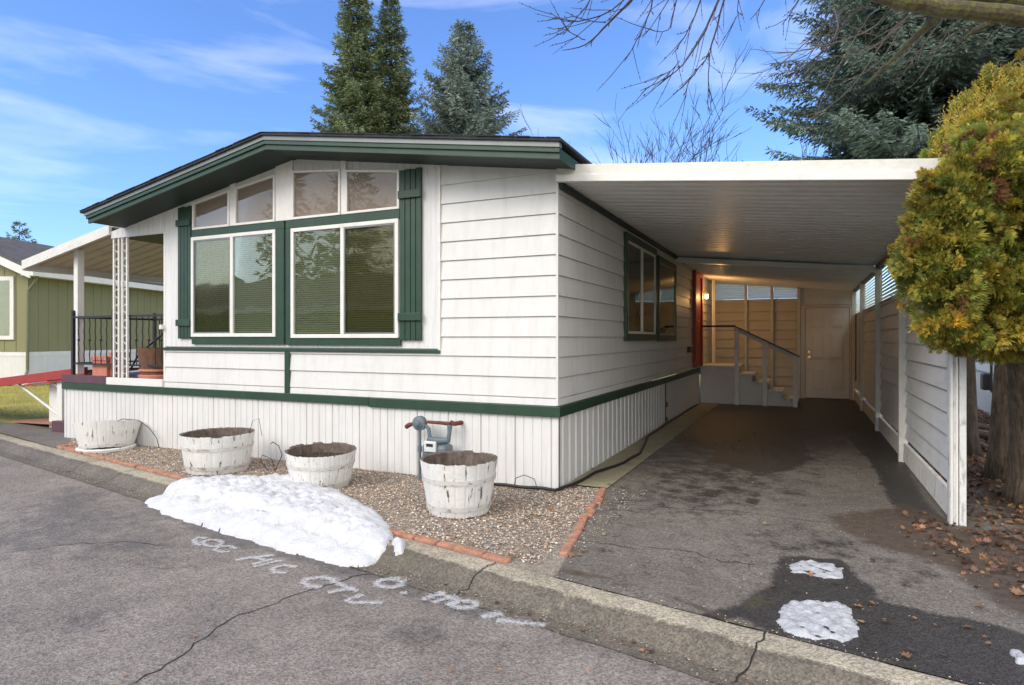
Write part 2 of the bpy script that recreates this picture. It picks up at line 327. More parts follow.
# street (fine sheet near the house)
def street_fn(u, v):
    s = -16 + u * 30; d = .42 + v * 7.4; X = C0.x + CD.x * s + CN.x * d; Y = C0.y + CD.y * s + CN.y * d
    return X, Y, -.1 + .05 * np.clip((d - .42) / 3.5, 0, 1) - .05 * np.clip((d - 3.9) / 3.5, 0, 1) * 1
SZ = -.085
street_m = {0: [(gp([(0, 515), (60, 478), (130, 492), (190, 530), (215, 550), (150, 570), (60, 560), (-60, 580), (-60, 500)], SZ), .9, .62),
                (gp([(150, 500), (210, 522), (300, 548), (385, 566), (430, 590), (500, 612), (470, 618), (380, 580), (290, 560), (200, 535), (150, 508)], SZ), .22, .95),
                (gp([(0, 600), (120, 585), (250, 600), (200, 640), (60, 650), (0, 640)], SZ), 1.2, .5),
                (gp([(560, 625), (610, 640), (680, 668), (760, 690), (690, 690), (620, 658), (570, 640)], SZ), .2, .75),
                (gp([(300, 610), (420, 620), (520, 640), (480, 655), (340, 640)], SZ), .7, .55)]}
street = grid_surface('street', street_fn, 600, 150, ASPH_S, street_m)
# gutter + rolled kerb, with joints
def kerb_fn(u, v):
    prof = np.array([[-.0, -.02], [0, .0], [.02, .004], [.17, .0], [.22, -.02], [.27, -.065], [.31, -.088], [.42, -.096], [.445, -.094]])
    s = -16 + u * 30; t = v * (len(prof) - 1); i = np.minimum(t.astype(int), len(prof) - 2); fr = (t - i)[:, None]; pr = prof[i] * (1 - fr) + prof[i + 1] * fr
    jit = .004 * np.sin(s * 7.3) + .003 * np.sin(s * 17.1)
    return C0.x + CD.x * s + CN.x * (pr[:, 0] + jit), C0.y + CD.y * s + CN.y * (pr[:, 0] + jit), pr[:, 1]
def band(d0, d1, s0=-16, s1=14): return [curb(s0, d0, 0)[:2], curb(s1, d0, 0)[:2], curb(s1, d1, 0)[:2], curb(s0, d1, 0)[:2]]
grid_surface('kerb', kerb_fn, 1200, 33, GUTT, {0: [(band(.165, .5), .07, .9)], 2: [(band(.12, .3, -1.6, .2), .3, .42)]})
CRK = M('crack_filler', (.022, .018, .016), .95, .3, 20)
def ribbon(pts, wd, z, mat, name, parent, up=False):
    m = MB(); n = len(pts); vs = []
    for i, p in enumerate(pts):
        d = (Vector(pts[min(i + 1, n - 1)][:2]) - Vector(pts[max(i - 1, 0)][:2])).normalized(); q = Vector((-d.y, d.x)); ww = wd * (1 if 0 < i < n - 1 else .3) * random.uniform(.6, 1.3)
        vs += [(p[0] + q.x * ww, p[1] + q.y * ww, z(p) if callable(z) else z), (p[0] - q.x * ww, p[1] - q.y * ww, z(p) if callable(z) else z)]
    m.add(vs, [(2 * i, 2 * i + 1, 2 * i + 3, 2 * i + 2) for i in range(n - 1)]); return m.build(name, mat, parent)
random.seed(4)
def jag(pts, step=.05, amp=.018):
    o = []
    for a, b in zip(pts[:-1], pts[1:]):
        a = Vector(a[:2]); b = Vector(b[:2]); n = max(1, int((b - a).length / step)); q = (b - a).normalized(); q = Vector((-q.y, q.x))
        for i in range(n): o.append(a + (b - a) * (i / n) + q * random.uniform(-amp, amp))
    o.append(Vector(pts[-1][:2])); return o
def sz(p):
    d = (Vector((p[0], p[1], 0)) - C0).dot(CN); return -.1 + .05 * min(1, max(0, (d - .42) / 3.5)) + .003
ribbon(jag(gp([(390, 570), (352, 575), (300, 593), (240, 615), (215, 628), (190, 650), (160, 672), (120, 690)], SZ)), .004, sz, CRK, 'asphalt_crack', street)
ribbon(jag(gp([(165, 545), (120, 541), (60, 545), (0, 555)], SZ)), .0035, sz, CRK, 'asphalt_crack', street)
kerbo = bpy.data.objects['kerb']
def kz(d):
    pr = [(-.02, .0), (.02, .005), (.17, .001), (.22, -.018), (.27, -.063), (.31, -.086), (.42, -.094), (.5, -.09)]
    for (a, b), (c, e) in zip(pr[:-1], pr[1:]):
        if d <= c: return b + (e - b) * (d - a) / (c - a) + .004
    return -.08
for s in (-5.72, -4.75, -3.6, .36, 2.08, 4.5):
    pts = [(curb(s + random.uniform(-.012, .012) - .25 * max(0, d - .2) * (1 if s != .36 else .4), d, 0)) for d in [i * .03 for i in range(15)]]
    pts = [(p[0], p[1]) for p in pts]
    ribbon(pts, .004, lambda p: kz((Vector((p[0], p[1], 0)) - C0).dot(CN)), CRK, 'kerb_joint', kerbo)

# driveway
def drive_fn(u, v):
    y0 = -2.0; yy = 11.5
    # front edge follows the kerb
    xl = .43 + (.36) * np.clip((.24 - (y0 + v * (yy - y0))) / 2.3, 0, 1)
    xr = np.where(v < .35, 7.0, 3.36); X = xl + u * (7.0 - xl); Y0 = C0.y + CS * X; Y = Y0 + v * (yy - Y0)
    xl = .43 + .36 * np.clip((.24 - Y) / 2.3, 0, 1); X = xl + u * (7.0 - xl); Y0 = C0.y + CS * X; Y = Y0 + v * (yy - Y0)
    return X, Y, np.zeros_like(X) + .004 + .0 * X
dm = {0: [(gp([(455, 700), (700, 615), (742, 605), (770, 585), (778, 558), (800, 556), (840, 560), (868, 585), (880, 600), (925, 612), (980, 622), (1060, 645), (1100, 700), (1000, 720), (960, 690), (860, 660), (790, 640), (740, 620)]), .12, 1),
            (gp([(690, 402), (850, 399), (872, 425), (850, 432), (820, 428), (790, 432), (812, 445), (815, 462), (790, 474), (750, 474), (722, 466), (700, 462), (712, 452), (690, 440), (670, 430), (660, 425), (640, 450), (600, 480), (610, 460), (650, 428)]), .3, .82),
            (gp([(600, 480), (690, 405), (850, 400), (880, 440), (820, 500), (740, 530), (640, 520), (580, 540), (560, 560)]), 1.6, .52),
            (gp([(780, 520), (900, 540), (980, 600), (900, 600), (820, 560), (700, 560), (640, 600), (600, 580)]), .9, .5),
            (gp([(866, 410), (905, 465), (925, 500), (948, 525), (900, 520), (885, 490), (870, 462), (850, 440)]), .12, .95),
            (gp([(700, 493), (712, 490), (722, 494), (712, 499)]), .05, .9), (gp([(722, 488), (730, 486), (742, 490), (733, 493)]), .05, .8), (gp([(745, 497), (762, 500), (758, 506), (744, 503)]), .05, .8)],
      1: [(gp([(826, 516), (870, 512), (905, 505), (935, 515), (948, 528), (966, 525), (1100, 560), (1200, 620), (1060, 640), (990, 600), (940, 565), (880, 545), (840, 530)]), .18, 1),
          (gp([(640, 585), (700, 612), (730, 625), (800, 645), (790, 640), (700, 605), (600, 575), (556, 566), (556, 574)]), .06, .7),
          ([(3.75, .3), (7.2, .3), (7.2, 12), (3.75, 12)], .3, 1)],
      2: [(gp([(740, 600), (790, 590), (775, 612), (740, 615)]), .2, .55)]}
drive = grid_surface('driveway', drive_fn, 260, 560, ASPH_D, dm)
ribbon(jag(gp([(602, 503), (640, 506), (690, 510), (740, 512), (780, 518), (830, 524)]), .05, .01), .003, .008, CRK, 'asphalt_crack', drive)
ribbon(jag(gp([(640, 548), (690, 552), (720, 562), (760, 566)]), .04, .02), .003, .008, CRK, 'asphalt_crack', drive)
ribbon(jag(gp([(575, 540), (640, 550)]), .04, .02), .0025, .008, CRK, 'asphalt_crack', drive)
struct(sheet('concrete_strip', [(-.02, .24), (.44, .24), (.46, 9.2), (-.02, 9.2)], .012, MOSSC))
struct(sheet('soil_bed', [(3.4, -1.2), (4.3, -2.2), (12, -3.8), (12, 14), (3.4, 14)], .0, DIRT))
struct(sheet('gravel_base', [(-7.9, .3), (-7.0, -.66), curb(0, .01, 0)[:2], (.84, -2.17), (.50, .3)], -.006, M('gravel_fines', (.28, .235, .185), .95, .3, 20, 1, 60, fine=.5)))
struct(sheet('parking_pad', [(-7.05, -.64), (-7.5, .5), (-12.5, .6), (-16, 1.2), (-16, 1.1), (-9, -.24)], .0, ASPH_D))

# ------------------------------------------------------------------ gravel, leaves, grass (stuff)
rng = np.random.default_rng(7)
def scatter(name, pts, shape, mat, label=None, cat=None, colf=None, kind='stuff'):
    """pts: list of (pos, scale3, eulerlike matrix, colour)"""
    m = MB(); V, F = shape; V = np.array(V, float); n = len(pts); vs = []; fs = []; cs = []
    for k, (p, sc, mt, c) in enumerate(pts):
        q = (V * np.array(sc)) @ mt.T + np.array(p); vs.append(q); b = k * len(V); fs.extend([tuple(b + i for i in f) for f in F]); cs.extend([c] * len(F))
    m.v = np.concatenate(vs).tolist(); m.f = fs; m.c = cs; o = m.build(name, mat)
    if label: tag(o, label, cat)
    if kind: o['kind'] = kind
    return o
def rotm(a, b, c):
    ca, sa, cb, sb, cc, s_ = math.cos(a), math.sin(a), math.cos(b), math.sin(b), math.cos(c), math.sin(c)
    return np.array([[ca, -sa, 0], [sa, ca, 0], [0, 0, 1]]) @ np.array([[cb, 0, sb], [0, 1, 0], [-sb, 0, cb]]) @ np.array([[1, 0, 0], [0, cc, -s_], [0, s_, cc]])
OCT = ([(1, 0, 0), (.2, 1, .1), (-1, .1, 0), (0, -1, 0), (.1, .1, .8), (0, 0, -.8)], [(0, 1, 4), (1, 2, 4), (2, 3, 4), (3, 0, 4), (1, 0, 5), (2, 1, 5), (3, 2, 5), (0, 3, 5)])
gpoly = np.array([(-7.0, -.52), (0.02, -1.88), (.62, -1.98), (.40, .2), (-7.75, -.0)]); pts = []
gcols = [(1, 1, 1), (1.35, 1.3, 1.25), (.6, .55, .5), (1.2, .9, .7), (.8, .8, .85), (1.7, 1.68, 1.6), (.45, .4, .38), (1.1, .75, .55)]
cand = rng.uniform((-7.8, -2.1), (.7, .25), (46000, 2)); sdv = sdpoly(cand, gpoly)
for (x, y), s_ in zip(cand, sdv):
    if s_ < -.01 or (y > -.0 and x < 0.02): continue
    sz_ = rng.uniform(.005, .0125); c = gcols[rng.integers(len(gcols))]; k = rng.uniform(.7, 1.15)
    pts.append(((x, y, rng.uniform(0, .012)), (sz_, sz_ * rng.uniform(.6, 1), sz_ * rng.uniform(.5, .9)), rotm(rng.uniform(0, 6.3), rng.uniform(-.4, .4), rng.uniform(-.4, .4)), tuple(k * q for q in c)))
scatter('gravel', pts, OCT, PEB, 'tan and grey pea gravel in the bed between house skirting and kerb', 'gravel')
pts = []
for _ in range(1500):
    s_ = rng.uniform(-6.5, 4.5); d_ = abs(rng.normal(.36, .07)) if rng.random() < .6 else rng.normal(-.03, .03); p = curb(s_, d_, -.082 if d_ > .28 else .006)
    if .02 < d_ < .28: continue
    k = rng.uniform(.002, .007); q = rng.uniform(.4, 1.1); pts.append((p, (k, k, k * .7), rotm(rng.uniform(0, 6.3), 0, 0), (q, q * .95, q * .85)))
for _ in range(900):
    p = G(rng.uniform(560, 1000), rng.uniform(410, 660)); k = rng.uniform(.002, .006); q = rng.uniform(.4, 1.2)
    if p.y < -1.9: continue
    pts.append(((p.x, p.y, .007), (k, k, k * .7), rotm(rng.uniform(0, 6.3), 0, 0), (q, q * .95, q * .85)))
for _ in range(220):
    p = (.48 + rng.uniform(0, .35), rng.uniform(-1.9, .3)); k = rng.uniform(.004, .010); q = rng.uniform(.6, 1.3); pts.append(((p[0], p[1], .01), (k, k, k * .7), rotm(rng.uniform(0, 6.3), 0, 0), (q, q * .95, q * .85)))
scatter('road_grit', pts, OCT, PEB, 'fine grit and loose stones lying in the gutter and on the driveway', 'grit')
LEAF = ([(0, -1, 0), (.45, -.55, .15), (.9, -.1, .3), (.5, .1, .12), (.75, .7, .3), (.2, .5, .1), (0, 1.1, .2), (-.25, .5, .1), (-.8, .65, .35), (-.5, .1, .1), (-.95, -.15, .25), (-.4, -.55, .15), (0, 0, 0)],
        [(12, i, (i + 1) % 12) for i in range(12)])
def lcol():
    r = rng.random()
    k = rng.uniform(.75, 1.25); c = (.9, .95, .95) if r < .3 else (.5, .55, .7) if r < .62 else (1.25, 1.3, 1.2) if r < .78 else (.3, .34, .45) if r < .94 else (1.5, 2.0, 1.7); return tuple(k * q for q in c)
pts = []
cand = rng.uniform((2.9, -2.6), (8.5, 11), (42000, 2))
soilp = gp([(900, 515), (948, 528), (966, 524), (1100, 560), (1200, 640), (1010, 600), (960, 565)]); ss = sdpoly(cand, soilp)
for (x, y), s_ in zip(cand, ss):
    if not ((x > 3.45 and y > -.1 - .0 * x) or s_ > 0 or (s_ > -.25 and rng.random() < .15 and y > -1.5)): continue
    if y > 5 and rng.random() < .5: continue
    if rng.random() < .35: continue
    k = rng.uniform(.010, .033); pts.append(((x, y, rng.uniform(.012, .03)), (k, k, k), rotm(rng.uniform(0, 6.3), rng.uniform(-.9, .9), rng.uniform(-.9, .9)), lcol()))
scatter('leaf_litter', pts, LEAF, LEAFM, 'brown and orange fallen leaves under the golden arborvitae beside the fence', 'fallen leaves')
pts = []
spots = [(rng.uniform(560, 900), rng.uniform(405, 640)) for _ in range(26)] + [(rng.normal(765, 30), rng.normal(440, 10)) for _ in range(55)] + [(rng.uniform(840, 1000), rng.uniform(560, 660)) for _ in range(16)]
spots += [(735, 515), (683, 514), (620, 518), (895, 500), (850, 545), (905, 587), (935, 628), (970, 640), (872, 606)] + [(rng.uniform(490, 620), rng.uniform(470, 560)) for _ in range(60)]
for px, py in spots:
    p = G(px, max(py, 402)); 
    if p.x > 3.2 and p.y > .2: continue
    k = rng.uniform(.008, .03); pts.append(((p.x, p.y, .018), (k, k, k), rotm(rng.uniform(0, 6.3), rng.uniform(-.3, .3), rng.uniform(-.3, .3)), lcol()))
for _ in range(26):
    p = G(rng.uniform(100, 700), rng.uniform(590, 680), SZ); k = rng.uniform(.006, .014); pts.append(((p.x, p.y, SZ + .012), (k, k, k), rotm(rng.uniform(0, 6.3), 0, 0), (1.8, 1.7, 1.5)))
for _ in range(140):
    s = rng.uniform(-6, 3.4); p = curb(s, rng.uniform(.22, .42), -.085); k = rng.uniform(.006, .02); pts.append((p, (k, k, k), rotm(rng.uniform(0, 6.3), rng.uniform(-.3, .3), 0), lcol()))
scatter('scattered_leaves', pts, LEAF, LEAFM, 'single dry leaves strewn over the driveway, gravel and gutter', 'fallen leaves')
BLD = ([(-.12, 0, 0), (.12, 0, 0), (.05, .1, .6), (0, .35, 1)], [(0, 1, 2, 3)])
pts = []
for _ in range(26000):
    x = rng.uniform(-26, -7.9); y = rng.uniform(.2, 9)
    if (x > -12.3 and y < .75) or (x > -16 and y < 1.2): continue
    k = rng.uniform(.03, .08); c = rng.uniform(.7, 1.4); t = rng.random(); pts.append(((x, y, -.02), (k * .4, k, k), rotm(rng.uniform(0, 6.3), rng.uniform(-.5, .5), 0), (c * (1.7 if t < .25 else 1), c * (1.1 if t < .25 else 1), c)))
scatter('lawn_grass', pts, BLD, GRASS, 'patchy green and yellow lawn beside the neighbouring sage green house', 'grass')

# ------------------------------------------------------------------ sprayed lettering on the street
def paint_mat():
    m = bpy.data.materials.new('sprayed_white_paint'); m.use_nodes = True; t = m.node_tree; l = t.links; p = t.nodes['Principled BSDF']; p.inputs['Base Color'].default_value = (.62, .61, .60, 1); p.inputs['Roughness'].default_value = .8
    uv = N('ShaderNodeUVMap', t); se = N('ShaderNodeSeparateXYZ', t); l.new(uv.outputs[0], se.inputs[0])
    a = N('ShaderNodeMath', t, operation='PINGPONG'); a.inputs[1].default_value = .5; l.new(se.outputs[0], a.inputs[0])
    g = N('ShaderNodeNewGeometry', t); nn = N('ShaderNodeTexNoise', t); nn.inputs['Scale'].default_value = 60; nn.inputs['Detail'].default_value = 4; l.new(g.outputs['Position'], nn.inputs['Vector'])
    b = N('ShaderNodeMapRange', t); b.inputs[1].default_value = .0; b.inputs[2].default_value = .5; b.inputs[3].default_value = -.35; b.inputs[4].default_value = .62; l.new(a.outputs[0], b.inputs[0])
    c = N('ShaderNodeMath', t, operation='ADD'); l.new(b.outputs[0], c.inputs[0]); mr = N('ShaderNodeMapRange', t); mr.inputs[1].default_value = .3; mr.inputs[2].default_value = .7; mr.inputs[3].default_value = -.25; mr.inputs[4].default_value = .4; l.new(nn.outputs[0], mr.inputs[0]); l.new(mr.outputs[0], c.inputs[1])
    cl = N('ShaderNodeClamp', t); cl.inputs[2].default_value = .72; l.new(c.outputs[0], cl.inputs[0])
    tr = N('ShaderNodeBsdfTransparent', t); ms = N('ShaderNodeMixShader', t); l.new(cl.outputs[0], ms.inputs[0]); l.new(tr.outputs[0], ms.inputs[1]); l.new(p.outputs[0], ms.inputs[2]); l.new(ms.outputs[0], t.nodes['Material Output'].inputs[0])
    return m
SPRAY = paint_mat()
def q6(x, y): return (180 + x / 2.844, 525 + y / 2.844)
def ell(cx_, cy_, a, b, t0=0, t1=360, tilt=0): return [(cx_ + a * math.cos(R_(t)) , cy_ + b * math.sin(R_(t)) + tilt * a * math.cos(R_(t))) for t in np.linspace(t0, t1, 20)]
strokes = [([(78, 36), (55, 33), (38, 42), (48, 54), (62, 56)], .035), (ell(92, 50, 26, 10), .03), ([(160, 66), (140, 58), (112, 60), (98, 70), (118, 76), (140, 74)], .03),
           ([(158, 100), (200, 92), (268, 84)], .04), ([(215, 92), (240, 100), (262, 96), (205, 112)], .03), ([(208, 118), (260, 104), (290, 98)], .03), ([(332, 118), (295, 112), (264, 122), (270, 134), (304, 134)], .035),
           ([(440, 164), (436, 152), (400, 147), (362, 152), (352, 163), (368, 174), (402, 176)], .045), ([(420, 192), (460, 184), (498, 178)], .035), ([(448, 164), (478, 178), (505, 188)], .03),
           ([(522, 196), (498, 204), (474, 214), (500, 219), (540, 219), (576, 220)], .035), (ell(596, 163, 36, 12), .04), ([(628, 160), (646, 152), (630, 148), (596, 147)], .03), ([(625, 192), (646, 190)], .03),
           ([(690, 212), (720, 198), (756, 190)], .04), ([(715, 218), (760, 204), (790, 198)], .04), ([(735, 186), (770, 205), (800, 214)], .03), (ell(808, 222, 34, 10), .045), ([(760, 226), (790, 216)], .04),
           ([(858, 260), (885, 254), (916, 248)], .05), ([(900, 268), (940, 270), (985, 276)], .05), ([(985, 276), (1010, 276), (1040, 282)], .04)]
vs = []; fs = []; uvs = []
for st, wd in strokes:
    pp = [G(*q6(*q), SZ) for q in st]; n = len(pp); b = len(vs)
    for i, p in enumerate(pp):
        d = (pp[min(i + 1, n - 1)] - pp[max(i - 1, 0)]).normalized(); q = Vector((-d.y, d.x, 0)); 
        for sg, u in ((1, 0.), (-1, 1.)):
            v = p + q * wd * sg * 1.45; vs.append((v.x, v.y, sz(v) + .004 + .0007 * (strokes.index((st, wd)) % 5))); uvs.append((u, i / n))
    for i in range(n - 1): fs.append((b + 2 * i, b + 2 * i + 1, b + 2 * i + 3, b + 2 * i + 2))
me = bpy.data.meshes.new('sprayed_lettering'); me.from_pydata(vs, [], fs); ul = me.uv_layers.new(name='UVMap')
for lp in me.loops: ul.data[lp.index].uv = uvs[lp.vertex_index]
me.materials.append(SPRAY); o = bpy.data.objects.new('sprayed_lettering', me); COL.objects.link(o); o.parent = street
o['label'] = 'faded white utility letters sprayed along the street edge'

# ================================================================== MOBILE HOME
home = thing('mobile_home', 'white mobile home with lap siding, dark green trim and low gable roof', 'house', (0, 0, 0))
# roof planes as functions (underside height at x)
PKX, PKZ = -3.35, 3.66
def soff(x): return PKZ - (.150 if x > PKX else .185) * abs(x - PKX)
CL_R = ((PKX, 0, PKZ + .02), (.150, 0, 1)); CL_L = ((PKX, 0, PKZ + .02), (-.185, 0, 1))
CO = .203
def p_(axis, s, o_, z): return (s, o_, z) if axis == 'x' else (o_, s, z)
def lap(m, axis, s0, s1, z0, z1, sign, base=0.0, first=.907, pitch=CO, dep=.017, gap=.009, joints=0):
    jr = random.Random(int(z1 * 100) + int(s1 * 10))
    """lap siding along axis; sign = outward direction on the other axis"""
    z = z0; edges = [z0]; zz = first
    while zz < z1 - .01:
        if zz > z0 + .01: edges.append(zz)
        zz += pitch
    edges.append(z1)
    for a, b in zip(edges[:-1], edges[1:]):
        t = (b - a) / pitch; o0 = base + sign * dep; o1 = base + sign * (dep * (1 - t) + .001)
        def p(s, o_, z): return (s, o_, z) if axis == 'x' else (o_, s, z)
        g_ = gap * pitch / .2
        if joints:
            for _ in range(joints):
                q = jr.uniform(s0 + .2, s1 - .2); w_ = .012; e0, e1 = o0 + sign * .002, o1 + sign * .002
                if jr.random() < .55: m.add([p_(axis, q, e0, a), p_(axis, q + w_, e0, a), p_(axis, q + w_, e1, b - g_), p_(axis, q, e1, b - g_)], [(0, 1, 2, 3)])
        oi = base - sign * .006
        m.add([p(s0, o0, a), p(s1, o0, a), p(s1, o1, b - g_), p(s0, o1, b - g_), p(s0, oi, a), p(s1, oi, a), p(s0, oi, b - g_), p(s1, oi, b - g_), p(s1, oi, b), p(s0, oi, b)], [(0, 1, 2, 3), (4, 5, 1, 0), (3, 2, 7, 6), (6, 7, 8, 9)])
def vgroove(m, x0, x1, z0, z1, pitch, dep, y=0.0, axis='x', sign=-1, gw=.012, alt=0):
    xs = [x0]; x = x0 + pitch * .5; prof = [(x0, 0)]
    k = 0
    while x < x1 - gw * 2:
        dd = dep * (1 if (not alt or k % alt) else 2.2)
        prof += [(x - gw, 0), (x - gw * .4, -dd), (x + gw * .4, -dd), (x + gw, 0)]; x += pitch; k += 1
    prof.append((x1, 0)); vs = []
    for (a, d) in prof:
        o_ = y + sign * d
        for z in (z0, z1): vs.append((a, o_, z) if axis == 'x' else (o_, a, z))
    n = len(prof); m.add(vs, [(2 * i, 2 * i + 2, 2 * i + 3, 2 * i + 1) for i in range(n - 1)])
# wall core
m = MB(); m.prism([(-5.72, .83), (-.03, .83), (-.03, soff(0)), (PKX, PKZ), (-5.72, soff(-5.72))], 'y', .02, .12)
m.prism([(-6.85, 2.97), (-5.7, 2.97), (-5.7, soff(-5.7)), (-6.85, soff(-6.85))], 'y', .02, .12)
m.box(-.12, -.02, .12, 14, .83, 3.15); m.box(-6.8, -.02, 13.9, 14, .4, 3.1); m.box(-6.8, -6.7, 2.6, 13.9, .8, 3.0); m.box(-5.8, -5.7, .12, 2.6, .8, 3.05); m.box(-6.8, -5.7, 2.55, 2.65, .8, 3.05)
m.build('wall_core', WHITE, home)
m = MB(); lap(m, 'x', -5.72, -1.33, .83, 1.345, -1, joints=1); lap(m, 'x', -1.33, .0, .83, 3.7, -1)
o = m.build('front_lap_siding', WHITE, home, clip=[CL_R, CL_L])
m = MB(); lap(m, 'y', -.017, 14, .83, 3.16, 1, joints=3); m.build('side_lap_siding', WHITE, home)
# mitred corner strip
B('corner_strip', WHITE, home, (-.006, .0185, -.0185, .006, .833, 3.13), bevel=.002)
m = MB(); vgroove(m, -5.72, -1.345, 1.385, 3.75, .102, .004, y=-.008); m.build('front_panel', WPANEL, home, clip=[CL_R, CL_L])
m = MB(); vgroove(m, -6.86, -5.72, 2.95, 3.75, .102, .004, y=-.009); m.box(-6.86, -5.72, -.008, .02, 2.935, 2.95); m.build('front_panel', WPANEL, home, clip=[CL_L])
B('panel_edge_strip', TRIMW, home, (-1.352, -1.325, -.03, .01, 1.36, 3.35), bevel=.002); B('panel_edge_strip', TRIMW, home, (-5.735, -5.70, -.012, .3, .86, 2.95), bevel=.002)
B('trim_line', GREEN, home, (-5.72, -1.33, -.034, 0, 1.335, 1.372), bevel=.002)
B('trim_strip', GREEN, home, (-3.53, -3.455, -.030, 0, .832, 1.337), bevel=.002)
B('belt_trim', GREEN, home, (-7.96, -2.26, -.052, -.004, .735, .828), bevel=.004)
B('belt_trim', GREEN, home, (-2.25, .052, -.058, -.004, .722, .826), bevel=.004)
B('belt_trim', GREEN, home, (.004, .05, .0, 4.1, .722, .826), (.004, .045, 4.11, 9.1, .72, .815), bevel=.004)
# window casings (upper windows)
def uppers():
    # (x0,x1,z0,zl,zr)
    return [(-5.1, -4.48, 2.955, 3.262, 3.362), (-4.33, -3.70, 2.955, 3.385, 3.475), (-3.37, -2.69, 2.955, 3.49, 3.43), (-2.56, -1.87, 2.955, 3.41, 3.33)]
for (x0, x1, z0, zl, zr) in uppers():
    fr = MB(); w_ = .028
    sl = (zr - zl) / (x1 - x0)
    for y0, y1 in ((-.05, -.008),):
        fr.prism([(x0 - w_, z0 - w_), (x1 + w_, z0 - w_), (x1 + w_, z0), (x0 - w_, z0)], 'y', y0, y1)
        fr.prism([(x0 - w_, z0), (x0, z0), (x0, zl), (x0 - w_, zl - sl * w_)], 'y', y0, y1)
        fr.prism([(x1, z0), (x1 + w_, z0), (x1 + w_, zr + sl * w_), (x1, zr)], 'y', y0, y1)
        fr.prism([(x0 - w_, zl - sl * w_), (x1 + w_, zr + sl * w_), (x1 + w_, zr + sl * w_ + w_), (x0 - w_, zl - sl * w_ + w_)], 'y', y0, y1)
    fo = fr.build('upper_window', TRIMW, home, bevel=.003)
    MB().prism([(x0, z0), (x1, z0), (x1, zr), (x0, zl)], 'y', -.016, -.010).build('shade', SHADE, fo)
    MB().prism([(x0, z0), (x1, z0), (x1, zr), (x0, zl)], 'y', -.034, -.028).build('pane', GLASSU, fo)
for a, b in ((-4.45, -4.36), (-3.67, -3.40), (-2.66, -2.59)):
    m = MB(); m.prism([(a, 2.93), (b, 2.93), (b, soff(b) - .0), (a, soff(a) - .0)], 'y', -.036, -.010); m.build('window_casing', TRIMW, home, bevel=.003)
# main windows
def big_window(x0, x1, z0, z1, left_screen, right_screen):
    w_ = .045; xm = (x0 + x1) / 2 + .0
    fr = MB(); fr.box(x0, x1, -.055, -.008, z1 - w_, z1); fr.box(x0, x1, -.055, -.008, z0, z0 + w_); fr.box(x0, x0 + w_, -.055, -.008, z0 + w_, z1 - w_); fr.box(x1 - w_, x1, -.055, -.008, z0 + w_, z1 - w_); fr.box(xm - .025, xm + .025, -.053, -.008, z0 + w_, z1 - w_)
    fo = fr.build('window', TRIMW, home, bevel=.004)
    MB().box(x0 + w_, x1 - w_, -.0105, -.009, z0 + w_, z1 - w_).build('interior', DARKIN, fo)
    for (a, b, scr) in ((x0 + w_, xm - .025, left_screen), (xm + .025, x1 - w_, right_screen)):
        bl = MB(); z = z0 + w_ + .01
        while z < z1 - w_ - .01:
            bl.add([(a + .01, -.012, z), (b - .01, -.012, z), (b - .01, -.024, z + .021), (a + .01, -.024, z + .021)], [(0, 1, 2, 3)]); z += .026
        bl.build('blind', BLIND, fo)
        MB().box(a, b, -.038, -.034, z0 + w_, z1 - w_).build('pane', GLASS, fo)
        if scr:
            MB().box(a + .02, b - .005, -.046, -.044, z0 + w_ + .02, z1 - w_ - .02).build('insect_screen', SCREEN, fo)
            s = MB(); e = .018
            s.box(a, a + e, -.049, -.041, z0 + w_, z1 - w_); s.box(b - e, b, -.049, -.041, z0 + w_, z1 - w_); s.box(a + e, b - e, -.049, -.041, z0 + w_, z0 + w_ + e); s.box(a + e, b - e, -.049, -.041, z1 - w_ - e, z1 - w_)
            s.build('sash', DRIP, fo)
big_window(-5.145, -3.66, 1.515, 2.83, True, False)
big_window(-3.41, -1.85, 1.50, 2.82, False, True)
B('window_trim', GREEN, home, (-5.15, -3.53, -.04, -.007, 2.832, 2.932), (-3.658, -3.53, -.042, -.007, 1.42, 2.83), (-5.145, -3.66, -.04, -.007, 1.42, 1.513), bevel=.003)
B('window_trim', GREEN, home, (-3.50, -1.84, -.04, -.007, 2.822, 2.928), (-3.50, -3.412, -.042, -.007, 1.415, 2.82), (-3.41, -1.83, -.04, -.007, 1.415, 1.498), bevel=.003)
# shutters
def shutter(x0, x1, z0, z1, zb):
    n = 4; wd = (x1 - x0) / n; m = MB()
    for i in range(n):
        a = x0 + i * wd + .004; b = x0 + (i + 1) * wd - .004; mid = (a + b) / 2
        m.prism([(a, z0), (mid, z0 + .015), (b, z0), (b, z1 + (i % 2) * .008), (a, z1 + (i % 2) * .008)], 'y', -.045, -.012)
    s = m.build('shutter', GREEN, home, bevel=.003)
    [B('batten', GREEN, s, (x0 - .01, x1 + .01, -.072, -.046, z, z + .085), bevel=.004) for z in zb]
shutter(-5.41, -5.16, 1.49, 3.245, (1.66, 2.99)); shutter(-1.835, -1.555, 1.47, 3.345, (1.69, 3.03))
# skirting
m = MB(); vgroove(m, -7.94, -.03, .0, .74, .098, .008, y=-.022, gw=.009, alt=4); m.build('skirting', SKIRT, home)
m = MB(); vgroove(m, .0, 5.2, .0, .73, .20, .022, y=.022, axis='y', sign=1, gw=.028); m.box(-.03, .022, -.024, .02, 0, .735); m.build('skirting', SKIRT, home)
B('skirting_door', SKIRT, home, (.0, .026, 5.27, 9.1, .0, .72), bevel=.004)
B('door_jamb', IRON, home, (.0, .03, 5.20, 5.26, .0, .72)); B('hinge', RUST, home, (.026, .045, 5.25, 5.32, .3, .38)); B('hinge', RUST, home, (.026, .045, 5.25, 5.32, .06, .12))
B('skirting_return', SKIRT, home, (-7.94, -7.92, -.02, 1.4, 0, .74))
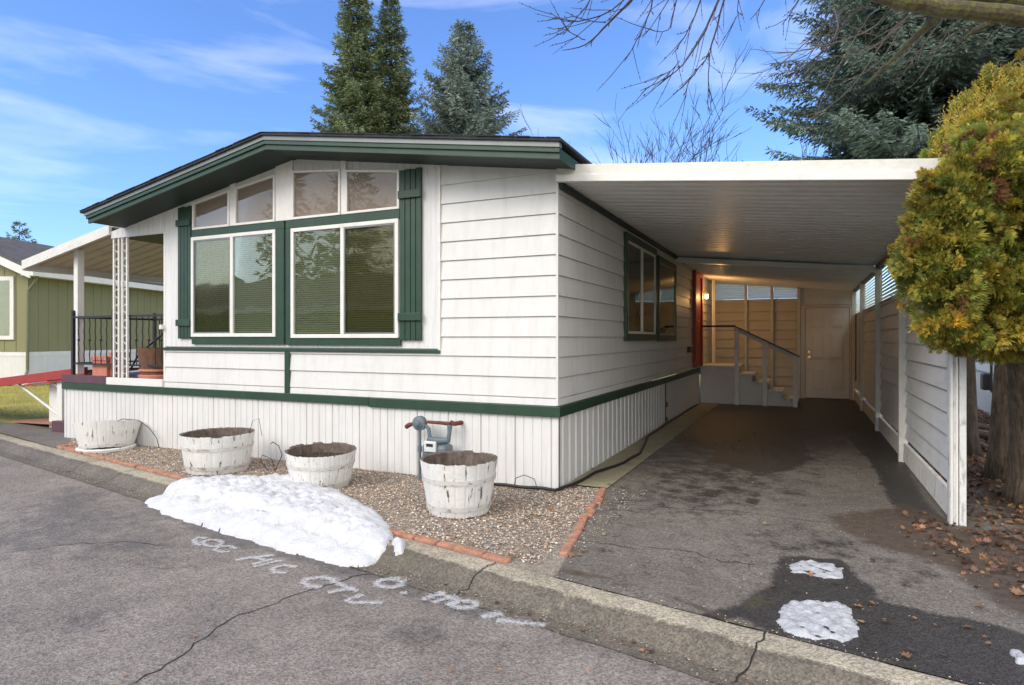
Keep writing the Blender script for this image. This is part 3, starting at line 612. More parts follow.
# roof : slabs, soffit, fascia, drip edge
def rsec(y0, y1, dz0, dz1, x0=-6.6, x1=.2):
    a = [(x0, soff(x0) + dz0), (PKX, PKZ + dz0), (x1, soff(x1) + dz0), (x1, soff(x1) + dz1), (PKX, PKZ + dz1), (x0, soff(x0) + dz1)]
    m = MB(); m.prism(a[:3] + a[3:], 'y', y0, y1); return m
def rb(name, mat, y0, y1, dz0, dz1, x0=-6.57, x1=.2):
    vs = []; fs = []
    m = MB()
    for xa, xb in ((x0, PKX), (PKX, x1)):
        q = [(xa, soff(xa) + dz0), (xb, soff(xb) + dz0), (xb, soff(xb) + dz1), (xa, soff(xa) + dz1)]
        m.prism(q, 'y', y0, y1)
    return m.build(name, mat, home)
rb('soffit', GREENS, -.47, 14.4, .0, .03)
rb('fascia', GREEN, -.50, -.47, -.012, .085, -6.58, .215)
rb('fascia_cap', GREEN, -.522, -.50, .045, .088, -6.59, .22)
rb('drip_edge', DRIP, -.535, -.47, .088, .135, -6.61, .225)
rb('roof', ROOFM, -.56, 14.45, .136, .162, -6.66, .25)
m = MB()
random.seed(3)
for xa, xb, sgn in ((-6.66, PKX, 1), (PKX, .25, -1)):   # ragged shingle butts along the rake
    n = int((xb - xa) / .14)
    for i in range(n):
        a = xa + (xb - xa) * i / n; b = xa + (xb - xa) * (i + .93) / n; h = random.uniform(.004, .012)
        m.prism([(a, soff(a) + .163), (b, soff(b) + .163), (b, soff(b) + .163 + h), (a, soff(a) + .163 + h)], 'y', -.575 + random.uniform(0, .008), -.1)
m.build('shingle_edge', ROOFM, home)
B('eave_fascia', GREEN, home, (.2, .215, -.47, 14.4, soff(.2) - .012, soff(.2) + .085))
B('recess_ceiling', GREENS, home, (-6.84, -5.72, .125, 2.55, 2.955, 2.975))
# side windows
def side_window(y0, y1, z0, z1, mull):
    t = .10; fr = MB()
    fr.box(.008, .05, y0, y1, z1 - t, z1); fr.box(.008, .05, y0, y1, z0, z0 + t); fr.box(.008, .05, y0, y0 + t, z0 + t, z1 - t); fr.box(.008, .05, y1 - t * .7, y1, z0 + t, z1 - t)
    fo = fr.build('side_window', GREEN, home, bevel=.004); a, b = y0 + t, y1 - t * .7; c, d = z0 + t, z1 - t; e = .035
    s = MB(); s.box(.016, .042, a, b, d - e, d); s.box(.016, .042, a, b, c, c + e); s.box(.016, .042, a, a + e, c + e, d - e); s.box(.016, .042, b - e, b, c + e, d - e)
    if mull: s.box(.016, .044, mull - .03, mull + .03, c + e, d - e)
    s.build('sash', TRIMW if mull else DRIP, fo)
    MB().box(.018, .0185, a, b, c, d).build('interior', DARKIN, fo)
    MB().box(.028, .031, a + e, b - e, c + e, d - e).build('pane', GLASS, fo)
side_window(2.49, 4.42, 1.46, 2.93, 3.45); side_window(4.57, 6.14, 1.45, 2.86, None)
# red side door
do = B('side_door', REDP, home, (.012, .05, 8.36, 9.12, .88, 2.86), bevel=.004)
B('door_frame', REDP, do, (.012, .085, 8.2, 8.345, .86, 2.98), (.012, .085, 9.135, 9.27, .86, 2.98), (.012, .085, 8.345, 9.135, 2.865, 2.98), bevel=.004)
B('door_handle', BRASS, do, (.05, .10, 8.44, 8.50, 1.85, 1.9), (.05, .06, 8.42, 8.52, 1.8, 1.95))
B('vent_hood', IRON, home, (.01, .07, 7.55, 7.7, 1.2, 1.32))
B('outlet_box', TRIMW, home, (-5.76, -5.71, -.06, -.01, 1.62, 1.68))
# downspout-ish corner gap piece under the eave
B('corner_flashing', IRON, home, (.002, .02, -.02, .0, 3.03, 3.15))

# ------------------------------------------------------------------ PORCH
porch = thing('porch_deck', 'raised porch deck with maroon edge at the left end of the white home', 'porch', (-7, .8, 0))
B('deck_floor', PURP, porch, (-7.96, -5.72, .0, 1.45, .83, .93), bevel=.003)
B('deck_edge', PURP, porch, (-7.98, -6.92, -.04, .0, .832, .95)); B('deck_edge', TRIMW, porch, (-6.915, -5.72, -.045, .0, .832, .935), bevel=.003)
m = MB()
rt = [(-7.86, .05), (-6.9, .05)]
rail = thing('porch_railing', 'black wrought iron porch railing with twisted balusters', 'railing', (-7, .1, .95))
for a, b, y, zt in ((-7.86, -5.74, .06, 1.83), (-7.86, -5.74, 1.38, 1.83)):
    r = MB(); r.box(a, b, y - .014, y + .014, zt - .03, zt); r.box(a, b, y - .012, y + .012, 1.10, 1.125); r.build('top_rail', IRON, rail)
    n = int((b - a) / .125); mm = MB()
    for i in range(1, n):
        x = a + (b - a) * i / n; pts = [(x + .003 * math.cos(k * 1.3), y + .003 * math.sin(k * 1.3), 1.125 + (zt - 1.155) * k / 18) for k in range(19)]
        mm.tube(pts, .008, 5)
        if i % 2: mm.lathe([(.0, -.03), (.022, 0), (.0, .03)], 6, (x, y, 1.47))
    mm.build('balusters', IRON, rail)
    for x in (a, a + 1.35 if y > 1 else a + .96):
        r = MB(); r.box(x - .022, x + .022, y - .022, y + .022, .93, zt + .05); r.lathe([(.03, 0), (.03, .03), (0, .05)], 8, (x, y, zt + .05)); r.build('newel_post', IRON, rail)
r = MB(); r.tube([(-7.55, .75, 1.0), (-7.35, .75, 1.25), (-6.5, .75, 1.72), (-6.2, .75, 1.80)], .016, 6); r.tube([(-7.86, .06, 1.115), (-7.86, 1.38, 1.115)], .014, 6); r.tube([(-7.86, .06, 1.815), (-7.86, 1.38, 1.815)], .016, 6); r.build('stair_handrail', IRON, rail)
def orn_post(x, y, z0, z1, w_, label):
    t = thing('ornate_porch_post', label, 'post', (x, y, z0), 'white wrought iron porch posts')
    r = MB()
    for dx in (0, w_): r.box(x + dx - .014, x + dx + .014, y - .014, y + .014, z0, z1)
    r.build('uprights', TRIMW, t, bevel=.002); s = MB(); z = z0 + .05; k = 0
    while z < z1 - .1:
        c = x + w_ / 2; a = w_ / 2 - .01; sg = 1 if k % 2 else -1
        s.tube([(c + sg * a * math.cos(u), y, z + .055 + .05 * math.sin(u)) for u in np.linspace(-1.9, 1.9, 9)], .005, 4); z += .11; k += 1
    s.build('scrollwork', TRIMW, t); return t
orn_post(-6.83, .02, .935, 2.94, .11, 'white scrolled iron post at the outer left corner of the porch opening')
orn_post(-6.64, .02, .935, 2.94, .10, 'white scrolled iron post second from the left in the porch opening')
o = B('square_porch_post', TRIMW, None, (-7.99, -7.89, .14, .24, .95, 2.86), bevel=.004)
tag(o, 'plain square white post holding up the outer porch awning', 'post')
aw = thing('porch_awning', 'sloping white metal porch awning with ribbed underside left of the home', 'awning', (-8, 1.2, 2.9))
AS = .187
def az(x): return 3.10 + AS * (x + 6.85)
m = MB(); y = .0; prof = []
while y < 3.4: prof += [(y, 0), (y + .14, 0), (y + .15, .035), (y + .19, .035), (y + .20, 0)]; y += .22
vs = []; 
for (yy, d) in prof:
    for x in (-9.0, -6.84): vs.append((x, yy, az(x) - .045 + d))
m.add(vs, [(2 * i, 2 * i + 1, 2 * i + 3, 2 * i + 2) for i in range(len(prof) - 1)]); m.build('ribbed_panel', M('aged_awning_metal', (.58, .50, .39), .5, .12, 2, .1, 40), aw)
MB().prism([(-9.02, az(-9.02) - .11), (-6.86, az(-6.86) - .11), (-6.86, az(-6.86) + .03), (-9.02, az(-9.02) + .03)], 'y', -.04, -.0).build('front_fascia', FASC, aw)
B('side_gutter', FASC, aw, (-9.05, -8.98, -.02, 3.45, az(-9) - .13, az(-9) + .01)); 
MB().prism([(-9.0, az(-9) - .0), (-6.84, az(-6.84) - .0), (-6.84, az(-6.84) + .02), (-9.0, az(-9) + .02)], 'y', .0, 3.42).build('top_sheet', METALW, aw)
# planters on the porch
def pot(x, y, z, sx, sy, h):
    t = MB(); t.box(x - sx, x + sx, y - sy, y + sy, z, z + h * .78); t.box(x - sx - .015, x + sx + .015, y - sy - .015, y + sy + .015, z + h * .78, z + h); return t
o = pot(-7.3, .22, .93, .17, .12, .30).build('planter_box', TERRA, None, bevel=.008); tag(o, 'pink terracotta planter box on the porch behind the iron railing', 'planter')
o = pot(-7.02, .22, .93, .07, .09, .36).build('planter_box', TERRA, None, bevel=.008); tag(o, 'taller narrow pink terracotta box beside the porch corner post', 'planter')
bt = thing('half_barrel_planter', 'brown wooden half barrel planter on the porch next to the house wall', 'planter', (-6.22, .36, .93))
m = MB(); m.lathe([(0, .0), (.29, .0), (.31, .1), (.35, .43), (.32, .43), (.30, .38), (0, .38)], 28, (-6.22, .36, .93)); m.build('barrel_body', BWOOD, bt)
m = MB(); m.lathe([(.31, .10), (.325, .10), (.33, .13), (.31, .13)], 28, (-6.22, .36, .93)); m.lathe([(.0, -.0), (.33, .0), (.34, .04), (.30, .05)], 28, (-6.22, .36, .93)); m.build('saucer', TERRA, bt)

def xa(px, y):
    d = ray(px, HOR); return CX + d[0] * (y - CY) / d[1]
# ramp with red side beam
rmp = thing('access_ramp', 'raised access ramp with red side beam on white posts left of the porch', 'ramp', (-9.5, .4, 0))
def rz(x): return .99 + .10 * (x + 8.1)
m = MB(); m.prism([(-14, rz(-14) - .03), (-7.98, rz(-7.98) - .03), (-7.98, rz(-7.98) + .0), (-14, rz(-14) + .0)], 'y', .36, 1.35); m.build('ramp_floor', PURP, rmp)
m = MB(); m.prism([(-14, rz(-14) - .10), (-7.99, rz(-7.99) - .10), (-7.99, rz(-7.99) + .045), (-14, rz(-14) + .045)], 'y', .30, .355); m.build('side_beam', REDP, rmp, bevel=.005)
m = MB(); m.prism([(-9.6, rz(-9.6) - .135), (-7.99, rz(-7.99) - .135), (-7.99, rz(-7.99) - .115), (-9.6, rz(-9.6) - .115)], 'y', .29, .34); m.build('lower_edge', REDP, rmp)
B('ramp_post', TRIMW, rmp, (xa(49, .5), xa(59, .5), .5, .6, 0, .80), bevel=.004); B('ramp_post', TRIMW, rmp, (xa(59.5, .38), xa(64.5, .38), .34, .42, .14, .84), bevel=.004)
m = MB(); m.tube([(-9.9, .38, rz(-9.9) - .1), (-8.9, .5, .18)], .022, 6); m.build('brace', TRIMW, rmp); m = MB(); m.tube([(-9.05, .36, rz(-9) - .1), (-8.35, .42, .55)], .02, 6); m.build('brace', TRIMW, rmp)
st = thing('porch_step', 'low maroon step and tilted red mat board beside the porch skirting', 'step', (-8.7, .6, 0))
B('step_box', PURP, st, (-8.75, -7.97, .25, .9, .0, .17), bevel=.005)
MB().add([(-10.6, .62, .03), (-8.78, .35, .12), (-8.78, .95, .16), (-10.1, 1.35, .05), (-10.6, .62, .0), (-8.78, .35, .09), (-8.78, .95, .13), (-10.1, 1.35, .02)], [(0, 1, 2, 3), (7, 6, 5, 4), (0, 4, 5, 1), (1, 5, 6, 2), (2, 6, 7, 3), (3, 7, 4, 0)]).build('mat_board', M('faded_red_mat', (.33, .16, .10), .9, .15, 6, .3, 60), st)

# ================================================================== CARPORT
cp = thing('carport', 'white metal carport roof with ribbed ceiling over the driveway', 'carport', (1.7, 5.5, 0))
def cz(x): return 3.045 - .1 * x         # underside
XR = 3.36
m = MB(); y = -.02; prof = []
while y < 6.2: prof += [(y, .0), (y + .125, .0), (y + .135, .045), (y + .180, .045), (y + .19, .0)]; y += .2
vs = []
for (yy, d) in prof:
    for x in (.03, XR): vs.append((x, yy, cz(x) + d))
m.add(vs, [(2 * i, 2 * i + 1, 2 * i + 3, 2 * i + 2) for i in range(len(prof) - 1)]); m.build('ribbed_ceiling', METALW, cp)
m = MB(); y = 6.25; prof = []
while y < 11.7: prof += [(y, .0), (y + .2, .0), (y + .21, -.02), (y + .23, -.02), (y + .24, .0)]; y += .25
vs = []
for (yy, d) in prof:
    for x in (.03, XR): vs.append((x, yy, cz(x) - .06 + d))
m.add(vs, [(2 * i, 2 * i + 1, 2 * i + 3, 2 * i + 2) for i in range(len(prof) - 1)]); m.build('rear_ceiling', METALW, cp)
def slope_slab(name, mat, y0, y1, d0, d1, x0=.02, x1=XR, bevel=0):
    m = MB(); m.prism([(x0, cz(x0) + d0), (x1, cz(x1) + d0), (x1, cz(x1) + d1), (x0, cz(x0) + d1)], 'y', y0, y1); return m.build(name, mat, cp, bevel=bevel)
slope_slab('front_fascia', FASC, -.07, -.03, .052, .15, x0=.02, bevel=.003)
slope_slab('front_gutter_lip', TRIMW, -.095, -.03, -.02, .051, x0=.02, bevel=.006)
slope_slab('top_sheet', METALW, -.03, 11.75, .10, .13)
slope_slab('cross_beam', METALW, 6.15, 6.3, -.12, -.03, bevel=.004)
m = MB(); m.prism([(-.0, 0), (.03, 0), (.03, .05), (-.0, .05)], 'y', 0, 6); 
B('wall_bracket', GREENS, cp, (.02, .06, .0, 11.6, 2.975, 3.035))
m = MB()
m.box(3.28, 3.36, .0, 11.6, cz(3.32) - .10, cz(3.32) - .01); m.build('side_beam', IRON, cp)

# fence / side wall of the carport
fen = thing('carport_side_fence', 'weathered white horizontal siding fence closing the right side of the carport', 'fence', (3.32, 5.5, 0))
fy = [.30, 3.10, 5.90, 9.0, 11.5]
for i, y in enumerate(fy):
    if i == 0:
        B('end_post', OLDW, fen, (3.275, 3.335, .24, .35, .0, 2.62), bevel=.006); B('end_cap_board', OLDW, fen, (3.337, 3.385, .225, .33, .0, 2.62), bevel=.006)
        B('end_rib', TRIMW, fen, (3.28, 3.295, .225, .239, .0, 2.62)); B('end_rib', TRIMW, fen, (3.315, 3.33, .225, .239, .0, 2.62))
    else: B('post', TRIMW, fen, (3.25, 3.345, y - .05, y + .05, .0, 2.62), bevel=.005)
for a, b in zip(fy[:-1], fy[1:]):
    a += .05; b -= .05
    m = MB(); lap(m, 'y', a, b, .30, 2.06, -1, 3.335, first=.30 + .19, pitch=.19, dep=.026, gap=.02)
    # back side too
    lap(m, 'y', a, b, .30, 2.06, 1, 3.345, first=.30 + .19, pitch=.19, dep=.016); m.build('siding_panel', FENS, fen)
    m = MB(); m.add([(3.29, a, .03), (3.33, a, .02), (3.33, b, .02), (3.29, b, .03), (3.30, a, .245), (3.335, a, .245), (3.335, b, .235), (3.30, b, .235)], [(0, 4, 7, 3), (4, 5, 6, 7), (1, 2, 6, 5), (0, 1, 5, 4), (3, 7, 6, 2)]); m.build('kick_board', OLDW, fen)
    m = MB(); z = 2.09
    while z < 2.60: m.add([(3.31, a, z), (3.31, b, z), (3.335, b, z + .055), (3.335, a, z + .055)], [(0, 1, 2, 3)]); z += .052
    m.build('louvre', LOUV, fen); B('louvre_rail', TRIMW, fen, (3.31, 3.345, a, b, 2.06, 2.085))
B('string_light_strip', IRON, fen, (3.24, 3.25, 9.95, 10.35, .55, 2.02))
for k in range(8): m = MB(); m.lathe([(0, -.022), (.022, 0), (0, .022)], 8, (3.225, 10.15, .68 + k * .17)); m.build('round_stud', LABEL, fen)

# back wall
bk = thing('carport_back_wall', 'partition wall of beige lap siding with pale translucent strip at the back of the carport', 'wall', (1.7, 11.5, 0))
def bz(x): return cz(x) - .09
for x, nm in ((-.16, 'post'), (.84, 'post'), (1.46, 'post'), (2.08, 'post')):
    B(nm, PINT, bk, (x - .035, x + .035, 11.42, 11.5, 0, bz(x)), bevel=.004)
    pass
for a, b in ((-.125, .805), (.875, 1.425), (1.495, 2.045)):
    m = MB(); lap(m, 'x', a, b, .05, 2.50, -1, 11.55, first=.30, pitch=.235, dep=.035); m.box(a - .045, b + .045, 11.56, 11.6, .0, 2.5); m.build('siding_panel', BACKS, bk)
    m = MB(); n = int((bz((a + b) / 2) - 2.5) / .02); vs = []
    z = 2.505; k = 0; zt = bz(a)
    while z < zt: vs += [(a, 11.55 + (.012 if k % 2 else 0), z), (b, 11.55 + (.012 if k % 2 else 0), z)]; z += .03; k += 1
    m.add(vs, [(2 * i, 2 * i + 1, 2 * i + 3, 2 * i + 2) for i in range(k - 1)]); m.build('translucent_panel', CLEARP, bk, clip=[((a, 0, bz(a)), (.1, 0, 1))])
B('light_stop_board', DARKIN, bk, (2.05, 3.34, 11.54, 11.58, 0, 2.8))  # added board, unseen behind the door, stops daylight leaking round the casing
m = MB(); lap(m, 'x', 2.115, 3.3, 2.32, 2.80, -1, 11.52, first=2.52, pitch=.2, dep=.016); m.build('siding_panel', FENS, bk)
B('bottom_plate', PINT, bk, (-.1, 2.0, 11.43, 11.49, .02, .09)); B('door_casing', PINT, bk, (2.12, 2.22, 11.44, 11.5, 0, 2.31), (3.2, 3.24, 11.44, 11.5, 0, 2.31), (2.22, 3.2, 11.44, 11.5, 2.25, 2.31), bevel=.003)
# six-panel door
m = MB(); m.box(2.225, 3.195, 11.47, 11.5, .02, 2.245)
dr = m.build('door', DOORP, bk, bevel=.003)
m = MB()
for x0, x1 in ((2.36, 2.65), (2.78, 3.07)):
    for z0, z1 in ((.22, .80), (.98, 1.62), (1.76, 2.05)):
        m.box(x0, x1, 11.455, 11.4705, z0, z1); 
        m.box(x0 + .04, x1 - .04, 11.437, 11.4555, z0 + .04, z1 - .04)
m.build('raised_panels', DOORP, dr, bevel=.005)
m = MB(); m.tube([(2.31, 11.47, 1.03), (2.31, 11.42, 1.03), (2.31, 11.40, 1.03)], [.03, .012, .034], 10); m.tube([(2.31, 11.47, 1.16), (2.31, 11.45, 1.16)], .028, 10); m.build('door_handle', BRASS, dr)

# side stairs
sr = thing('side_stairs', 'white wooden landing and stairs with handrail leading up to the red side door', 'stairs', (1, 9.7, 0))
B('landing', PINT, sr, (.03, .80, 9.22, 10.6, .0, .80), bevel=.004); B('landing_boards', OLDW, sr, (.02, .86, 9.17, 10.62, .805, .875), bevel=.005)
m = MB(); sx = .80; nst = 4; hh = .875 / (nst + 1)
tr_ = []
for i in range(nst):
    z = .875 - hh * (i + 1) + (.0); x = sx + .06 + i * .30
    B('tread', OLDW, sr, (x, x + .33, 9.18, 10.3, z - .045, z), bevel=.005)
m = MB(); poly = [(.80, .0), (2.0, .0), (2.0, .12)]
for i in range(nst - 1, -1, -1):
    z = .875 - hh * (i + 1) - .05; x = sx + .06 + i * .30; poly += [(x + .29, z), (x, z)]
poly += [(.80, .70)]
m.prism(poly, 'y', 9.22, 9.26); m.build('stringer', PINT, sr); m = MB(); m.prism(poly, 'y', 10.2, 10.24); m.build('stringer', PINT, sr)
def hz_(x): return 1.76 - .505 * (x - .83)
for x in (.83, 1.42, 2.03): B('rail_post', TRIMW, sr, (x - .045, x + .045, 9.10, 9.17, .0, hz_(x) - .03), bevel=.005)
m = MB(); m.prism([(.77, hz_(.77) - .12), (2.08, hz_(2.08) - .12), (2.08, hz_(2.08) - .03), (.77, hz_(.77) - .03)], 'y', 9.172, 9.21); m.build('rail_board', TRIMW, sr, bevel=.004)
m = MB(); m.prism([(.77, hz_(.77) - .028), (2.12, hz_(2.12) - .028), (2.12, hz_(2.12)), (.77, hz_(.77))], 'y', 9.08, 9.23); m.box(.06, .80, 9.1, 9.17, 1.745, 1.79); m.build('handrail', IRON, sr)
B('lattice_strip', TRIMW, sr, (.14, .20, 10.45, 10.52, .88, 2.95), (.14, .17, 10.35, 10.38, .88, 2.95))

# wall lamp
lp = thing('wall_lantern', 'lit wall lantern glowing warm beside the red side door', 'lamp', (.1, 9.5, 2.48))
B('backplate', BRASS, lp, (.02, .035, 9.44, 9.56, 2.38, 2.58)); m = MB(); m.tube([(.03, 9.5, 2.56), (.09, 9.5, 2.60), (.13, 9.5, 2.57)], .008, 6); m.lathe([(.0, .1), (.055, .06), (.05, .05)], 10, (.13, 9.5, 2.48)); m.build('lantern_arm', BRASS, lp)
em = bpy.data.materials.new('lit_bulb'); em.use_nodes = True; t = em.node_tree; e = N('ShaderNodeEmission', t); e.inputs[0].default_value = (1, .62, .25, 1); e.inputs[1].default_value = 22; t.links.new(e.outputs[0], t.nodes['Material Output'].inputs[0])
m = MB(); m.lathe([(0, -.05), (.03, -.04), (.042, 0), (.03, .04), (0, .05)], 14, (.13, 9.5, 2.47)); m.build('bulb', em, lp, smooth=True)
pl = bpy.data.lights.new('lantern_light', 'POINT'); pl.energy = 7.5; pl.color = (1, .52, .17); pl.shadow_soft_size = .05; plo = bpy.data.objects.new('lantern_light', pl); COL.objects.link(plo); plo.location = (.26, -.0, -.03); plo.parent = lp

# ================================================================== NEAR OBJECTS
# barrels
HOOP = M('painted_over_hoop', (.62, .60, .56), .6, .12, 8, .3, 40, streak=.8, scol=(.24, .14, .09), sscale=(4, 4, 9), thr=(.54, .62))
BARR = 'white half barrel planters along the gravel bed'
def barrel(fx, fy_, rb_, rt_, h, label, tilt=(0, 0), seed=1, hoops=(.12, .62)):
    f = G(fx, fy_); v = Vector((f.x - CX, f.y - CY, 0)).normalized(); c = f + v * rb_
    t = thing('half_barrel', label, 'planter', (c.x, c.y, 0), BARR); t.rotation_euler = (tilt[0], tilt[1], 0)
    rnd = random.Random(seed); n = 132; k = 22; off = [rnd.uniform(-.0018, .0018) for _ in range(k)]; tops = [rnd.choice((0, 0, -.004, .003, 0, -.012)) for _ in range(k)]
    prof = [(0, .01)] ; nz = 12
    vs = []; fs = []
    def ring(rad, z, inner=False, top=False):
        base = len(vs)
        for i in range(n):
            th = 2 * PI * i / n; s_ = int(i / (n / k)) % k; g = abs(((i / (n / k)) % 1) - .5) * 2; groove = -.004 * max(0, (g - .75)) / .25
            r = rad + (0 if inner else off[s_] + groove); zz = z + (tops[s_] if top else 0) + (rnd.uniform(-.003, .003) if top else 0)
            vs.append((r * math.cos(th), r * math.sin(th), zz))
        return base
    rings = [ring(rb_ * .98, 0)]
    for j in range(nz + 1):
        u = j / nz; rr = rb_ + (rt_ - rb_) * (u ** .8); rings.append(ring(rr, .005 + u * h, top=j == nz))
    rings.append(ring(rt_ - .028, h - .004, True, False)); rings.append(ring(rt_ - .045, h * .72, True))
    for a, b in zip(rings[:-1], rings[1:]):
        for i in range(n): fs.append((a + i, a + (i + 1) % n, b + (i + 1) % n, b + i))
    no = nz + 1
    m = MB(); m.v = vs; m.f = fs; bo = m.build('staves', BARW, t, local=True); bo.data.materials.append(INNER)
    for p in bo.data.polygons:
        if p.index >= n * (no): p.material_index = 1
    for hz in hoops:
        u = hz; rr = rb_ + (rt_ - rb_) * (u ** .8) + .006; rr2 = rb_ + (rt_ - rb_) * ((u + .09) ** .8) + .006
        m = MB(); m.lathe([(rr - .004, h * u), (rr - .001, h * u), (rr2 - .001, h * (u + .09)), (rr2 - .004, h * (u + .09))], 64); m.build('hoop', HOOP, t, local=True)
    m = MB(); random.seed(seed); m.lathe([(0, h * .74), (rt_ * .4, h * .745), (rt_ - .04, h * .73)], 40)
    m.v = [(x, y, z + random.uniform(-.008, .008)) for x, y, z in m.v]; m.build('soil', SOIL, t, local=True)
    return t
b1 = barrel(107, 452, .30, .40, .34, 'broken and leaning white half barrel with open rotted staves, nearest the porch', (R_(-7), R_(-9)), 1, hoops=(.02,))
b2 = barrel(218, 475, .325, .392, .42, 'upright white half barrel with peeling paint, second from the porch', (0, 0), 2)
b3 = barrel(321, 491, .28, .352, .36, 'white half barrel partly hidden behind the end of the snow pile', (R_(2), R_(2)), 3)
b4 = barrel(459, 519, .262, .338, .455, 'largest looking white half barrel in front of the gas meter', (0, 0), 4)
for bb, nst_, sd__ in ((b2, 9, 2), (b3, 6, 3), (b4, 7, 4)):
    rd_ = random.Random(sd__); m = MB()
    for _ in range(nst_):
        a_ = rd_.uniform(0, 6.3); q_ = rd_.uniform(0, .2); p0_ = Vector((q_ * math.cos(a_), q_ * math.sin(a_), .28)); ln = rd_.uniform(.06, .16); p1_ = p0_ + Vector((rd_.uniform(-.06, .06), rd_.uniform(-.06, .06), ln)); m.tube([p0_, (p0_ + p1_) / 2 + Vector((rd_.uniform(-.02, .02), 0, 0)), p1_], [.004, .003, .0015], 4)
    m.build('dead_stems', TWIGT, bb, local=True)
# broken stave base pieces of barrel one
p = b1.location
m = MB(); m.lathe([(.26, .0), (.345, .0), (.35, .03), (.33, .045), (.28, .03)], 40, (p.x + .02, p.y - .02, 0.004)); o = m.build('barrel_saucer', BARW, None, bevel=0); tag(o, 'chipped white ring base lying under the leaning barrel', 'saucer')
# kerb side brick edging, each brick a part of one edging row
ed = thing('brick_edging', 'row of terracotta edging bricks between gravel bed and kerb', 'edging', (-3.5, -1.2, 0))
random.seed(9)
def bricks(p0, p1, n, hw, h, parent, skip=lambda i: False, jit=.012, round_=True):
    p0 = Vector((*p0, 0)); p1 = Vector((*p1, 0)); d = (p1 - p0) / n; a = math.atan2(d.y, d.x)
    for i in range(n):
        if skip(i): continue
        c = p0 + d * (i + .5) + Vector((random.uniform(-jit, jit), random.uniform(-jit, jit), 0)); L_ = d.length * .497
        mt = Matrix.Translation(c) @ Matrix.Rotation(a + random.uniform(-.06, .06), 4, 'Z') @ Matrix.Rotation(random.uniform(-.08, .08), 4, 'X')
        m = MB(); hh = h * random.uniform(.75, 1.15); m.box(-L_, L_, -hw, hw, -.02, hh, mt); m.build('brick', BRICK, parent, bevel=.014)
bricks(curb(-7.25, -.07, 0)[:2], curb(.42, -.06, 0)[:2], 36, .036, .024, ed)
bricks((-7.08, -.6), (-6.9, -.22), 2, .045, .04, ed)
ed2 = thing('driveway_brick_edging', 'short row of worn red bricks along the left edge of the driveway', 'edging', (.55, -.8, 0))
bricks((.70, -1.75), (.42, .22), 10, .035, .022, ed2, jit=.02)
# snow
def snow(name, poly, zbase, hfun, res, label, seed, mat, topamp=.035, edge=.25, lump=5, ridge=None):
    P = np.array(poly); x0, y0 = P.min(0) - .05; x1, y1 = P.max(0) + .05; nx = int((x1 - x0) / res) + 1; ny = int((y1 - y0) / res) + 1
    X, Y = np.meshgrid(np.linspace(x0, x1, nx), np.linspace(y0, y1, ny)); pts = np.stack([X.ravel(), Y.ravel()], 1)
    s = sdpoly(pts, poly); nz = np.array([mnoise.noise(Vector((a * lump, b * lump, seed))) for a, b in pts]); n2 = np.array([mnoise.fractal(Vector((a * 14, b * 14, seed + 3)), 1, 2, 4) for a, b in pts])
    s = s + nz * .03 + n2 * .012
    hgt = np.array([hfun(a, b) for a, b in pts]); u = np.clip(s / edge, 0, 1); prof = np.sqrt(1 - (1 - u) ** 2)
    n3 = np.array([mnoise.noise(Vector((a * 3.2, b * 3.2, seed + 7))) for a, b in pts])
    z = np.array([zbase(a, b) for a, b in pts]) + hgt * prof * (1 + .25 * nz + .30 * n3) + np.array([mnoise.noise(Vector((a * 45, b * 45, seed))) for a, b in pts]) * .006 * u + n2 * topamp * u
    if name == 'ice_patch': z = z + .007 * u * np.sin((pts[:, 0] * .75 + pts[:, 1] * .66) * 62 + nz * 2)
    z = np.where(s <= 0, np.array([zbase(a, b) for a, b in pts]) - .03, z)
    keep = s > -.02; idx = -np.ones(len(pts), int); idx[keep] = np.arange(keep.sum())
    i = (np.arange(ny - 1)[:, None] * nx + np.arange(nx - 1)[None]).ravel(); F = np.stack([i, i + 1, i + nx + 1, i + nx], 1); F = idx[F]; F = F[(F >= 0).all(1)]
    me = bpy.data.meshes.new(name); me.from_pydata(np.column_stack([pts, z])[keep].tolist(), [], F.tolist()); me.materials.append(mat); me.shade_smooth(); o = bpy.data.objects.new(name, me); COL.objects.link(o); return tag(o, label, 'snow')
def snow_mat():
    m = M('packed_snow', (.60, .60, .61), .6, .07, 9, 1.0, 45, streak=.35, scol=(.42, .40, .37), sscale=(6, 6, 6), thr=(.55, .8), fine=.05); p = m.node_tree.nodes['Principled BSDF']; p.inputs['Subsurface Weight'].default_value = .25; p.inputs['Subsurface Radius'].default_value = (.04, .05, .06); return m
SNOW = snow_mat()
def gz(a, b):
    d = (Vector((a, b, 0)) - C0).dot(CN)
    return 0.0 if d < 0 else (kz(d) - .004 if d < .44 else sz((a, b)) - .003)
sp_ = gp([(144, 501), (160, 511), (178, 517), (213, 528), (262, 543), (300, 553), (340, 564), (368, 565), (386, 558), (394, 546)], -.08) + gp([(391, 528), (374, 512), (350, 501), (326, 492), (300, 482), (262, 482), (226, 480), (196, 480), (172, 485), (154, 490)], .0)
def sh(a, b):
    t = (a + 3.7) / 3.3; return .045 + .075 * max(0, math.sin(PI * min(1, max(0, t ** .9)))) ** .7
snow('snow_pile', sp_, gz, sh, .018, 'long heap of packed white snow lying over the kerb in front of the barrels', 11, SNOW, edge=.30, lump=6)
ICE = M('slushy_ice', (.46, .465, .475), .35, .12, 14, .8, 60, streak=.6, scol=(.36, .36, .37), sscale=(9, 3, 3))
